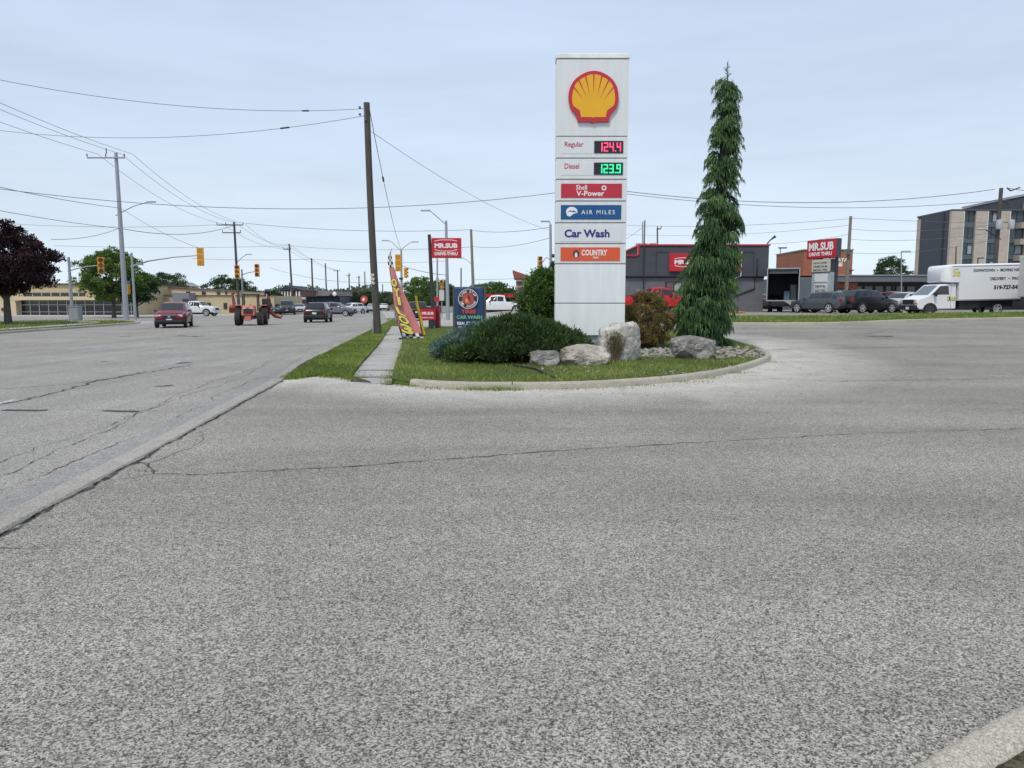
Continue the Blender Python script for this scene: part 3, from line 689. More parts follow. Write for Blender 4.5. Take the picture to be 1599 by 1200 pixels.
# ================================================================== SHRUBS
def sprays(clumps, n, ln, wd, up=.3, outw=1., seed=0, tmean=.5, droop=0., shell=(.55, 1.0), segs=1):
    """narrow sprays growing from ellipsoid clumps -> verts, quads, tint"""
    rng = np.random.default_rng(seed); V = []; T = []; tot = sum(c[1][0]*c[1][1]+c[1][2]*c[1][0] for c in clumps)
    for c, r in clumps:
        k = max(3, int(n*(r[0]*r[1]+r[2]*r[0])/tot)); ct = rng.normal(tmean, .10)
        d = rng.normal(size=(k, 3)); d /= np.linalg.norm(d, axis=1)[:, None]; d[:, 2] = np.where(d[:, 2] < -.45, -d[:, 2], d[:, 2])
        rr = rng.uniform(shell[0], shell[1], k)[:, None]; p = np.array(c)+d*rr*np.array(r)
        g = d*outw+rng.normal(size=(k, 3))*.45; g[:, 2] += up; g /= np.linalg.norm(g, axis=1)[:, None]
        sd_ = np.cross(g, rng.normal(size=(k, 3))); sd_ /= np.linalg.norm(sd_, axis=1)[:, None]
        l = (ln*rng.uniform(.5, 1.2, k))[:, None]; w2 = wd*rng.uniform(.6, 1.2, k)[:, None]
        e = p+g*l; mid = p+g*l*.5; e[:, 2] -= droop*l[:, 0]
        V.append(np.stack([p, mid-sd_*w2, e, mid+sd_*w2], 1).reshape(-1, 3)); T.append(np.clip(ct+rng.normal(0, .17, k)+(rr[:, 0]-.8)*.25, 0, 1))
    V = np.concatenate(V); return V, np.arange(len(V)).reshape(-1, 4), np.concatenate(T)
def shrub(name, label, cat, base, clumps, mat, n, ln, wd, up, parent_stems=True, inner=True, group=None, seed=1, **kw):
    t = thing(name, label, cat, base, 0, group)
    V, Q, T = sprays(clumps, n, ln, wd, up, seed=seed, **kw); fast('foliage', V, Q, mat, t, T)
    m = MB(); rng = random.Random(seed)
    for c, r in clumps[::max(1, len(clumps)//14)]:
        m.tube([(rng.uniform(-.15, .15)+c[0]*.1, rng.uniform(-.1, .1)+c[1]*.1, -.05), (c[0]*.55, c[1]*.55, c[2]*.6), tuple(c)], [.035, .022, .008], 6)
    m.build('stems', M('bark_brown', (.10, .07, .05), .9, 0, .3, 8, .5), t, smooth=80)
    # dark solid core added so that light does not pass straight through
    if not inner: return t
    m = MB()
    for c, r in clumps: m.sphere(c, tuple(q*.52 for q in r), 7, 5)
    m.build('shade_core', M('shade_core', (.022, .026, .014), .95, 0, .5, 9), t, smooth=80)
    return t
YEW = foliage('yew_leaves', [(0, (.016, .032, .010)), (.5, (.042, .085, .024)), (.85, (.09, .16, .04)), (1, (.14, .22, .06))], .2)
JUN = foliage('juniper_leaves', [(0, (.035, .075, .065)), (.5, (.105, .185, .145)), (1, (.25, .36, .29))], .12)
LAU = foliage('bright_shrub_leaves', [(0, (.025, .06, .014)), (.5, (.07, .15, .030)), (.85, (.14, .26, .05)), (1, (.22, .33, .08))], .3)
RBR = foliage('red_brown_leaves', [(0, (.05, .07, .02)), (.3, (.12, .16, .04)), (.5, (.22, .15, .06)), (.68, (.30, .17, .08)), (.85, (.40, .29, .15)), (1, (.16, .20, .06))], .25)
# spreading dark yew: height profile follows its mound, tallest in the middle
rng = random.Random(4)
g0 = G(815, 572, .12); YB = Vector((g0.x-.1, g0.y+1.45, zi(g0.x, g0.y)))
def mound(cx, w_, prof, ydep, n, rmin=.18, rmax=.34):
    out = []
    for i in range(n):
        u = rng.uniform(-1, 1); v = rng.uniform(-1, 1)
        if u*u*.9+v*v > 1: continue
        hh = prof(u)*math.sqrt(max(0.02, 1-v*v*.9)); r = rng.uniform(rmin, rmax)
        z = hh*rng.choice((1, 1, .75, .45))-r*.35; out.append(((cx+u*w_/2, v*ydep/2, max(.12, z)), (r, r, r*.7)))
    return out
yp = lambda u: np.interp(u, (-1, -.75, -.5, -.2, .1, .35, .6, .85, 1), (.22, .42, .80, 1.03, 1.04, .90, .74, .62, .36))
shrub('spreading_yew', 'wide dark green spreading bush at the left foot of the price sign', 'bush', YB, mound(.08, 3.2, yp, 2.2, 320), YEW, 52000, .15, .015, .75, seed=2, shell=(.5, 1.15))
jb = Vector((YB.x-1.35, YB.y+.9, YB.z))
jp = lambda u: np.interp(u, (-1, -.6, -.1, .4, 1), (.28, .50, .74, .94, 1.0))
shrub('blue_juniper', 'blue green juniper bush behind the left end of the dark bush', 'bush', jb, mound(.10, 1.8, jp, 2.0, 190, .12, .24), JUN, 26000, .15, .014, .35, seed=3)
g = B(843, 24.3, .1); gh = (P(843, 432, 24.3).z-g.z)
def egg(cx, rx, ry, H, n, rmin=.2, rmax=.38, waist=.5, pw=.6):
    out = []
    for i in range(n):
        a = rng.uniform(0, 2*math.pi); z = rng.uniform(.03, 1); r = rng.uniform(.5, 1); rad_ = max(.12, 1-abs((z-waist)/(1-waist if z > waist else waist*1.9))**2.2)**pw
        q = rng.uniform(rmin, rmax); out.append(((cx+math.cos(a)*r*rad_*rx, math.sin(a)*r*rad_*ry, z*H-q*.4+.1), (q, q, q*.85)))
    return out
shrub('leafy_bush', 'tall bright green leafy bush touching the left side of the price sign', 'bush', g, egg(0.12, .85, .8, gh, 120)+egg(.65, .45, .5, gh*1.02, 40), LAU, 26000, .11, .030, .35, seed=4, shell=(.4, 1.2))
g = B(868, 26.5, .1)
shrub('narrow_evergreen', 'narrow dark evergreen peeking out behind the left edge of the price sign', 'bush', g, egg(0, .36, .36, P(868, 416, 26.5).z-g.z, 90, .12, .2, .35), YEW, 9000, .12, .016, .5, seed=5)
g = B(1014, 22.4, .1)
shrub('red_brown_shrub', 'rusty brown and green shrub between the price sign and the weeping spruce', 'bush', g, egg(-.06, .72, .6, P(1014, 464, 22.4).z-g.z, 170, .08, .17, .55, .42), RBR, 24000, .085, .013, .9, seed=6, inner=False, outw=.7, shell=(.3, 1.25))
g = G(962, 566, .1)
shrub('weed_clump', 'thin weed clump growing at the foot of the tall limestone slab', 'plant', (g.x, g.y-.05, zi(g.x, g.y)), [((rng.uniform(-.2, .2), rng.uniform(-.08, .08), rng.uniform(.15, .62)), (.1, .08, .12)) for _ in range(16)], foliage('weed_leaves', [(0, (.06, .08, .03)), (1, (.24, .24, .10))]), 900, .12, .006, 1.2, seed=9, inner=False)
# ================================================================== WEEPING SPRUCE
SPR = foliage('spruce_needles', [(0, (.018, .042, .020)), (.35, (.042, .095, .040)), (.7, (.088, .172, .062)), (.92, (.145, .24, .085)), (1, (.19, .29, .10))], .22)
def spruce():
    Y = 22.6; k0 = B(1106, Y, .1)
    rows = [(125, 1128, 1146), (138, 1121, 1150), (152, 1120, 1152), (165, 1125, 1146), (185, 1118, 1152), (205, 1119, 1148), (235, 1112, 1152), (268, 1108, 1150), (300, 1103, 1149), (322, 1096, 1151), (350, 1091, 1153), (372, 1086, 1155), (400, 1078, 1153), (425, 1073, 1151), (450, 1062, 1148), (475, 1054, 1147), (500, 1052, 1145), (520, 1055, 1143), (545, 1066, 1142)]
    zs = [P(1100, r[0], Y).z-k0.z for r in rows][::-1]; cs = [P((r[1]+r[2])/2, r[0], Y).x-k0.x for r in rows][::-1]; rr = [(P(r[2], r[0], Y).x-P(r[1], r[0], Y).x)/2 for r in rows][::-1]
    H = zs[-1]; C = lambda z: float(np.interp(z, zs, cs)); Rr = lambda z: float(np.interp(z, zs, rr))*(.82 if z < 5 else .92)
    t = thing('weeping_spruce', 'tall narrow weeping spruce with drooping dark green branches', 'tree', k0)
    rng = np.random.default_rng(12); V = []; T = []
    m = MB(); pts = [(C(z)*.9, 0, z) for z in np.linspace(-.1, H, 14)]; m.tube(pts, list(np.linspace(.16, .02, 14)), 8)
    m.build('trunk', M('bark_dark', (.06, .045, .035), .9, 0, .3, 8, .5), t, smooth=80)
    bm_ = MB()
    z = .2; row = 0
    while z < H-.03:
        R0 = Rr(z); n = max(4, int(2*math.pi*R0/.46))
        for j in range(n):
            a = 2*math.pi*(j+rng.uniform(-.3, .3))/n+row*1.3; r = R0*rng.uniform(.50, 1.02)
            s = (.15+.17*min(1, R0/.9))*rng.uniform(.7, 1.3); r = min(r, R0*1.04-s*.25)
            cx, cy = C(z)+math.cos(a)*r, math.sin(a)*r*.95; cz = z+rng.uniform(-.2, .2)
            K = int(2900*s*s)+60; tm = rng.normal(.52, .16)
            if R0 > .4: bm_.tube([(C(z), 0, cz+.25), (C(z)+math.cos(a)*r*.6, math.sin(a)*r*.6, cz+.22), (cx, cy, cz)], [.02, .014, .006], 4)
            out_ = np.array([math.cos(a), math.sin(a), 0])
            q = rng.normal(size=(K, 2))*.5; q2 = (q**2).sum(1); q = q/np.maximum(1, np.sqrt(q2)[:, None]); q2 = np.minimum(q2, 1)
            o = np.stack([cx+q[:, 0]*s, cy+q[:, 1]*s, cz+s*(.75-1.15*q2)+rng.normal(0, .03, K)], 1); l = rng.uniform(.09, .21, K)*(1 if R0 > .4 else .8)
            d1 = out_*.35+np.stack([q[:, 0], q[:, 1], 0*q2], 1)*1.1+rng.normal(size=(K, 3))*.28; d1[:, 2] = -.3; d1 /= np.linalg.norm(d1, axis=1)[:, None]
            d2 = d1*.3+np.array([0, 0, -1.]); d2 /= np.linalg.norm(d2, axis=1)[:, None]
            p1 = o+d1*l[:, None]*.5; p2 = p1+d2*l[:, None]*.8
            sd_ = np.cross(d2, rng.normal(size=(K, 3))); sd_ /= np.linalg.norm(sd_, axis=1)[:, None]; w_ = rng.uniform(.008, .016, K)[:, None]
            V.append(np.stack([o-sd_*w_*.6, p1-sd_*w_, p1+sd_*w_, o+sd_*w_*.6, p1-sd_*w_, p2-sd_*w_*.25, p2+sd_*w_*.25, p1+sd_*w_], 1).reshape(-1, 3))
            tt = np.clip(tm+rng.normal(0, .17, K)+.18*(1-q2), 0, 1); T.append(np.repeat(tt, 2))  # each clump tinted lighter at its domed top, light from above in the colour
        z += (.27 if R0 > .4 else .21)+.05*rng.random(); row += 1
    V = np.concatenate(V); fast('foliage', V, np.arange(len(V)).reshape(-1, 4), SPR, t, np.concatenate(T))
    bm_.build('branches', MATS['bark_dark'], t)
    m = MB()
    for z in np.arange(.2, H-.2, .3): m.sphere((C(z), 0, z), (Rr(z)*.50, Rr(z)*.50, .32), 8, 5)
    m.build('shade_core', MATS['shade_core'], t, smooth=80)  # dark core added inside the branches to stop light passing through
    # bare leader with short side twigs
    top = P(1136, 97, Y)-k0; m = MB(); m.tube([(C(H), 0, H-.1), (top.x, 0, H+.25), (top.x, 0, top.z)], [.02, .012, .006], 5)
    for i in range(26):
        zz = H+.02+(top.z-H)*i/28; a = rng.uniform(0, 6.28); l = rng.uniform(.08, .17)*(1-.4*i/26); m.tube([(top.x, 0, zz), (top.x+math.cos(a)*l, math.sin(a)*l, zz+rng.uniform(.02, .08))], [.009, .005], 4)
    m.build('leader', M('leader_twigs', (.05, .07, .05), .8), t)
spruce()
# ================================================================== VEHICLES
PROF = {
 'suv': [(0, .32, .43, .76, .46, 0), (.03, .21, .52, .90, .55, 0), (.20, .19, .595, .97, .63, 0), (.275, .18, .62, .98, .655, 0), (.43, .18, .64, 1.0, .955, .72), (.62, .18, .65, 1.0, 1.0, .73), (.85, .18, .66, .99, .965, .70), (.965, .2, .63, .95, .655, 0), (1, .3, .5, .88, .53, 0)],
 'sedan': [(0, .32, .44, .76, .47, 0), (.03, .2, .54, .90, .57, 0), (.22, .18, .63, .97, .665, 0), (.29, .18, .655, .98, .69, 0), (.45, .18, .67, 1.0, .965, .70), (.60, .18, .68, 1.0, 1.0, .70), (.76, .18, .69, .99, .93, .66), (.88, .2, .69, .97, .74, 0), (.98, .22, .66, .93, .70, 0), (1, .33, .5, .88, .53, 0)],
 'pickup': [(0, .34, .48, .82, .51, 0), (.02, .25, .56, .93, .60, 0), (.20, .23, .61, .98, .645, 0), (.255, .22, .625, .98, .66, 0), (.355, .22, .64, 1.0, .965, .74), (.47, .22, .64, 1.0, 1.0, .75), (.585, .22, .64, 1.0, .97, .73), (.612, .22, .64, 1.0, .655, 0), (.97, .24, .64, .99, .655, 0), (1, .3, .62, .97, .635, 0)]}
WIN = {'suv': (3, 4, [(3.42, 4.92), (5.02, 5.93), (6.04, 6.62)], 6, 7), 'sedan': (3, 4, [(3.42, 4.80), (4.9, 5.85), (5.93, 6.45)], 6, 7), 'pickup': (3, 4, [(3.42, 4.85), (4.93, 5.85)], 6, 7)}
TYRE = M('tyre', (.018, .018, .019), .85, 0, .2, 6); RIM = M('rim_alloy', (.50, .51, .53), .4, .35, .06, 4); RIMD = M('rim_dark', (.09, .09, .095), .35, .6)
BLACKP = M('black_plastic', (.02, .02, .022), .5); CHR = M('chrome', (.6, .61, .63), .15, 1, .03); PLATE = M('plate_white', (.68, .70, .74), .4); HL = M('headlight_lens', (.62, .65, .68), .08, .1, .05, 3, spec=1); TL = M('taillight_lens', (.35, .012, .015), .15, 0, .1); AMB = M('amber_lens', (.65, .2, .02), .2)
def wheel(parent, x, y, r, w_, rim):
    sg = 1 if y > 0 else -1; m = MB()
    prof = [(-.5, .72), (-.5, .93), (-.35, 1), (.35, 1), (.5, .93), (.5, .72)]; n = 20; vs = []
    for a in range(n): vs += [(x+math.cos(2*math.pi*a/n)*r*q, y+p*w_, r+math.sin(2*math.pi*a/n)*r*q) for p, q in prof]
    m.add(vs, [(a*6+i, a*6+(i+1) % 6, ((a+1) % n)*6+(i+1) % 6, ((a+1) % n)*6+i) for a in range(n) for i in range(6)])
    t = m.build('wheel', TYRE, parent, smooth=50); m = MB()
    for a in range(5):
        q = 2*math.pi*a/5+.3; d = Vector((math.cos(q), 0, math.sin(q))); e = Vector((-d.z, 0, d.x))
        c = Vector((x, y+sg*w_*.50, r)); m.add([c+e*r*.13+d*r*.1, c-e*r*.13+d*r*.1, c-e*r*.10+d*r*.66, c+e*r*.10+d*r*.66], [(0, 1, 2, 3)])
    for r0, r1 in ((.60, .73), (0, .17)):
        for a in range(n):
            m.add([(x+math.cos(2*math.pi*b/n)*r*q, y+sg*w_*(.505 if r0 else .51), r+math.sin(2*math.pi*b/n)*r*q) for b, q in ((a, r0), (a, r1), (a+1, r1), (a+1, r0))], [(0, 1, 2, 3)] if r0 else [(0, 1, 2)])
    m.build('rim', rim, t)
def car(name, label, cat, kind, mat, loc, rz, L_=4.6, W=1.84, H=1.66, rim=RIM, group=None, wr=.35, front=True, rear=True, plate=True, grille=CHR, fascia=None, dark_lower=False):
    t = thing(name, label, cat, loc, rz, group); pr = PROF[kind]; hw = W/2
    def st(i):
        x, zb, zt, w_, zr, wr_ = pr[i]; X = L_/2-x*L_
        if wr_ == 0: return [(X, 0, zb*H), (X, w_*hw*.85, zb*H), (X, w_*hw*.97, zb*H+.05), (X, w_*hw, (zb+zt)*H/2+.02), (X, w_*hw*.965, zt*H), (X, w_*hw*.85, zr*H-.012), (X, w_*hw*.55, zr*H+.012), (X, 0, zr*H+.02)]
        return [(X, 0, zb*H), (X, w_*hw*.85, zb*H), (X, w_*hw*.97, zb*H+.05), (X, w_*hw, (zb+zt)*H/2+.02), (X, w_*hw*.97, zt*H), (X, wr_*hw*1.05, zr*H-.075), (X, wr_*hw*.93, zr*H-.02), (X, 0, zr*H)]
    G_ = [[Vector(p) for p in st(i)] for i in range(len(pr))]; n = len(G_)
    def S(i, j, sg=1, off=0):
        i = min(max(i, 0), n-1.0001); j = min(max(j, 0), 6.9999); a, b = int(i), int(j); u, v = i-a, j-b
        p = (G_[a][b]*(1-u)+G_[a+1][b]*u)*(1-v)+(G_[a][b+1]*(1-u)+G_[a+1][b+1]*u)*v
        du = (G_[a+1][b]-G_[a][b])*(1-v)+(G_[a+1][b+1]-G_[a][b+1])*v; dv = (G_[a][b+1]-G_[a][b])*(1-u)+(G_[a+1][b+1]-G_[a+1][b])*u
        nn = du.cross(dv); nn = -nn.normalized() if nn.length > 1e-9 else Vector((0, 0, 1))
        if nn.dot(p-Vector((p.x, 0, H*.4))) < 0: nn = -nn
        p = p+nn*off; return Vector((p.x, p.y*sg, p.z))
    m = MB(); vs = []
    for i in range(n): vs += [p for p in G_[i]]+[Vector((p.x, -p.y, p.z)) for p in G_[i][1:7][::-1]]
    k = 14; m.add(vs, [(i*k+j, i*k+(j+1) % k, (i+1)*k+(j+1) % k, (i+1)*k+j) for i in range(n-1) for j in range(k)]+[list(range(k)), [(n-1)*k+j for j in range(k)]])
    body = m.build('body', mat, t, smooth=42)
    def pane(nm, i0, i1, j0, j1, sg, off=.006, mt=None, both=False, parent=t):
        m = MB()
        def cuts(a, b): return sorted({a, b}|{float(q) for q in range(math.ceil(a), math.floor(b)+1) if a < q < b}|{a+(b-a)*q/4 for q in range(5)})
        I, J = cuts(i0, i1), cuts(j0, j1)
        for s_g in ((1, -1) if both else (sg,)):
            vs = [S(i, j, s_g, off) for i in I for j in J]; q = len(J); m.add(vs, [(a*q+b, a*q+b+1, (a+1)*q+b+1, (a+1)*q+b) for a in range(len(I)-1) for b in range(q-1)])
        return m.build(nm, mt or GLASS(), parent)
    c, wt, sides, r0, r1 = WIN[kind]
    pane('windshield', c+.10, wt-.07, 5.35, 6.999, 1, both=True)
    pane('rear_window', r0+.12, r1-.18, 5.35, 6.999, 1, both=True)
    for sg in (1, -1):
        for a, b in sides: pane('side_window', a, b, 4.10, 4.90, sg)
    if dark_lower:
        for sg in (1, -1): pane('cladding', 1.0, n-1.6, 1.2, 2.35, sg, .004, BLACKP)
    wx = (L_/2-.185*L_, L_/2-.81*L_) if kind != 'pickup' else (L_/2-.165*L_, L_/2-.79*L_)
    for x in wx:
        for sg in (1, -1):
            m = MB(); r = wr*1.17; ps = [(x+r*math.cos(a), wr+r*math.sin(a)) for a in np.linspace(-.35, math.pi+.35, 15)]
            m.prism(ps, (0, 0, 0), X3, Z3, Y3*sg, hw*.80, hw*1.003); m.build('wheel_arch', BLACKP, t)
            wheel(t, x, sg*(hw-.085), wr, .21, rim)
    zh = (.47 if kind != 'pickup' else .50)*H
    for sg in (1, -1):
        MB().box((L_/2-.10, sg*hw*.68, zh), (.16, .30, .13), rz=-sg*.28).build('headlight', HL, t, bevel=.02)
        MB().box((-L_/2+.07, sg*hw*.80, (.56 if kind != 'pickup' else .53)*H), (.14, .17, .30 if kind != 'sedan' else .16)).build('taillight', TL, t, bevel=.02)
        MB().box((L_/2-.33*L_, sg*(hw+.08), .66*H), (.12, .20, .14)).build('side_mirror', mat if kind != 'pickup' else BLACKP, t, bevel=.03)
        for a, b in sides[:2]:
            q = S(b-.25, 3.55, sg, .01); MB().box(tuple(q), (.16, .03, .03)).build('door_handle', mat, t)
    fz = .40*H if kind != 'pickup' else .44*H
    gr = MB().box((L_/2-.015, 0, fz+.03*H), (.06, hw*.86, .15*H)).build('grille', BLACKP, t, bevel=.015)
    MB().box((L_/2+.018, 0, fz+.095*H), (.02, hw*.9, .03)).build('grille_bar', grille, gr)
    MB().box((L_/2+.02, 0, fz+.03*H), (.02, .14, .09)).build('emblem', CHR, gr)
    MB().box((L_/2-.02, 0, .265*H), (.14, hw*1.66, .11*H)).build('front_bumper', fascia or BLACKP, t, bevel=.03)
    if plate: MB().box((L_/2+.035, 0, .315*H), (.02, .32, .12)).build('license_plate', PLATE, t)
    MB().box((-L_/2+.02, 0, .30*H), (.14, hw*1.70, .14*H)).build('rear_bumper', fascia or BLACKP, t, bevel=.03)
    if plate: MB().box((-L_/2-.035, 0, .46*H if kind != 'pickup' else .33*H), (.02, .32, .14)).build('license_plate', PLATE, t)
    MB().bbox(-L_*.42, L_*.42, -hw*.75, hw*.75, .22, .22+.1*H).build('underbody', BLACKP, t)
    if kind == 'pickup':
        MB().bbox(-L_/2+.1, L_/2-.62*L_, -hw*.86, hw*.86, .655*H-.01, .655*H+.035).build('bed_cover', BLACKP, t, bevel=.01)
    return t
RD = ROAD_A  # heading away from the camera along the road
MAR = paint('maroon', (.16, .012, .028)); WHI = paint('white', (.74, .76, .79)); BLK_P = paint('black', (.008, .009, .012)); GRY = paint('grey_violet', (.16, .155, .19)); REDP = paint('red', (.55, .012, .022)); DGR = paint('dark_grey', (.055, .065, .075)); SIL = paint('silver', (.45, .48, .52)); DBU = paint('blue_grey', (.07, .085, .10)); WINE = paint('wine', (.12, .008, .02)); LGY = paint('light_grey', (.40, .41, .45))
v = B(272, 48.8); car('suv', 'maroon sport utility vehicle driving towards the camera', 'car', 'suv', MAR, (v.x, v.y, 0), rad(-73), 4.65, 1.86, 1.66)
v = B(306, 89); car('pickup_truck', 'white pickup truck crossing the junction behind the maroon vehicle', 'pickup', 'pickup', WHI, (v.x, v.y, 0), -.1, 5.4, 1.95, 1.82, RIM, fascia=WHI, wr=.42)
v = B(497, 61.5); car('suv', 'black sport utility vehicle seen from behind driving away', 'car', 'suv', BLK_P, (v.x, v.y, 0), RD, 4.5, 1.84, 1.64, RIMD)
v = B(525, 88.5); car('suv', 'grey sport utility vehicle crossing the junction sideways', 'car', 'suv', GRY, (v.x, v.y, 0), -.12, 4.7, 1.86, 1.70, dark_lower=True)
v = B(449, 100); car('pickup_truck', 'dark grey pickup truck facing the camera in the oncoming lane', 'pickup', 'pickup', DGR, (v.x, v.y, 0), RD+math.pi+.15, 5.6, 2.0, 1.9, RIM, wr=.42)
v = B(433, 106); car('car', 'blue grey car left of the dark oncoming pickup', 'car', 'sedan', DBU, (v.x, v.y, 0), RD+math.pi, 4.5, 1.8, 1.45)
v = B(468, 112); car('car', 'silver car waiting behind the dark oncoming pickup', 'car', 'sedan', SIL, (v.x, v.y, 0), RD+math.pi+.2, 4.5, 1.8, 1.45)
v = B(582, 118); car('car', 'light grey car driving away beside the leaning wooden pole', 'car', 'sedan', LGY, (v.x, v.y, 0), RD, 4.6, 1.8, 1.45)
v = B(549, 108); car('car', 'white car turning beyond the grey sport utility vehicle', 'car', 'suv', WHI, (v.x, v.y, 0), RD+2.4, 4.5, 1.8, 1.6)
v = B(600, 150); car('car', 'small distant white car seen between the wooden pole and the flag', 'car', 'sedan', WHI, (v.x, v.y, 0), RD, 4.6, 1.8, 1.45)
v = B(652, 66); car('suv', 'dark vehicle half hidden behind the tall feather flag', 'car', 'suv', BLK_P, v, RD, 4.6, 1.85, 1.7)
v = B(780, 72.5); v.z = .47; wp = car('pickup_truck', 'white pickup truck with a black ladder rack behind the blue banner sign', 'pickup', 'pickup', WHI, v, math.pi+.03, 5.6, 1.98, 1.88, RIM, wr=.42, fascia=WHI)
m = MB()
for x in (-2.5, -1.6, -.7):
    for y in (-.8, .8): m.tube([(x, y, 1.25), (x, y, 2.0)], .035, 6)
    m.tube([(x, -.8, 2.0), (x, .8, 2.0)], .035, 6)
for y in (-.8, .8): m.tube([(-2.6, y, 2.02), (-.6, y, 2.02)], .03, 6)
m.build('ladder_rack', BLACKP, wp)
v = B(1023, 56.5); v.z = h(v.x, v.y); car('pickup_truck', 'red pickup truck parked in front of the grey sandwich shop', 'pickup', 'pickup', REDP, v, .05, 5.5, 1.95, 1.92, RIM, wr=.41, fascia=REDP)
def lotcar(px, Y, label, kind, mat, rz, L_=4.6, W=1.84, H=1.62, nm='car', **k):
    v = B(px, Y); return car(nm, label, 'car', kind, mat, v, rz, L_, W, H, **k)
lotcar(1283, 53.5, 'dark grey sport utility vehicle parked in front of the tall pylon sign', 'suv', DBU, 2.0, nm='suv', H=1.55)
lotcar(1308, 58.5, 'light car parked behind the dark grey vehicle below the pylon sign', 'sedan', SIL, .4)
lotcar(1352, 52.5, 'black hatchback parked with its rear towards the pylon sign', 'suv', BLK_P, .42, nm='suv', H=1.66, rim=RIM)
lotcar(1387, 58, 'wine red car parked between the black and the silver cars', 'sedan', WINE, 1.9)
lotcar(1409, 56, 'silver hatchback parked beside the white moving truck', 'suv', SIL, math.pi+.5, H=1.55)
lotcar(1201, 63.5, 'grey car parked at the corner of the grey building', 'sedan', DBU, 1.3, H=1.5)
# ---- compact tractor with digging arms
def tractor():
    v = B(391, 53); OR = paint('tractor_orange', (.58, .17, .12), .5); OD = paint('tractor_rust', (.26, .055, .035), .6); DK = M('tractor_dark', (.03, .028, .028), .6)
    t = thing('tractor', 'orange red compact tractor with raised digging arms on the road', 'tractor', (v.x, v.y, 0), rad(-77))
    MB().box((.75, 0, 1.05), (1.25, .95, .72), taper=.84).build('hood', OR, t, bevel=.08)
    MB().box((1.39, 0, 1.02), (.05, .6, .38)).build('grille', DK, t, bevel=.02)
    for y in (-.22, .22): MB().box((1.42, y, 1.22), (.05, .2, .09)).build('headlight', HL, t)
    MB().box((1.35, 0, .50), (.5, .42, .30)).build('front_weight', OR, t, bevel=.03)
    MB().bbox(-1.1, 1.3, -.38, .38, .45, .80).build('chassis', DK, t)
    for x, r, wd, yy in ((.95, .48, .36, .74), (-.75, .68, .48, .86)):
        for s in (-1, 1):
            wheel(t, x, s*yy, r, wd, OR)
            if x < 0: MB().box((x, s*yy, 1.42), (1.0, .5, .07)).build('fender', OR, t, bevel=.02)
    m = MB()
    for y in (-.5, .5): m.tube([(-1.0, y, .8), (-1.0, y, 2.12), (-.85, y, 2.2)], .045, 6)
    for y in (-.5, .5): m.tube([(.05, y, 1.0), (-.05, y, 2.12)], .04, 6)
    m.build('roll_frame', BLACKP, t); MB().box((-.5, 0, 2.20), (1.25, 1.22, .07)).build('canopy', BLACKP, t, bevel=.02)
    MB().box((-.55, 0, 1.15), (.45, .5, .55)).build('seat', BLACKP, t, bevel=.06)
    MB().tube([(.05, 0, 1.2), (-.1, 0, 1.5)], .025, 6).build('steering_column', BLACKP, t)
    m = MB().tube([(-1.3, -1.15, .9), (-1.35, -1.25, 1.7), (-1.3, -1.30, 2.35)], [.16, .14, .12], 6); a = m.build('digging_arm', OD, t)
    MB().box((-1.35, -1.35, 1.15), (.5, .5, .45), ry=.4).build('bucket', OD, a, bevel=.04); MB().tube([(-1.2, -1.05, 1.2), (-1.2, -1.2, 2.2)], .045, 6).build('cylinder', CHR, a)
    m = MB().tube([(-1.3, 1.1, 1.0), (-1.3, 1.15, 1.8), (-1.3, 1.0, 2.3)], [.2, .17, .14], 6); a = m.build('digging_arm', OD, t)
    MB().tube([(-1.2, .95, 1.2), (-1.2, 1.05, 2.3)], .05, 6).build('cylinder', CHR, a); MB().box((-1.3, 1.1, 2.35), (.35, .4, .35), ry=.5).build('hydraulic_block', BLACKP, a)
    m = MB().tube([(-1.3, 1.2, 1.0), (-1.4, 1.6, .6), (-1.5, 1.95, .50), (-1.5, 2.1, .68)], [.17, .15, .11, .05], 6); m.build('trencher_boom', OD, t)
    MB().box((-1.2, 1.0, 1.5), (.6, .55, .8)).build('control_console', DK, t, bevel=.05)
    m = MB()
    for s in (-1, 1): m.box((-1.25, s*1.0, .85), (.5, .35, .9))
    m.build('stabilisers', DK, t)
tractor()
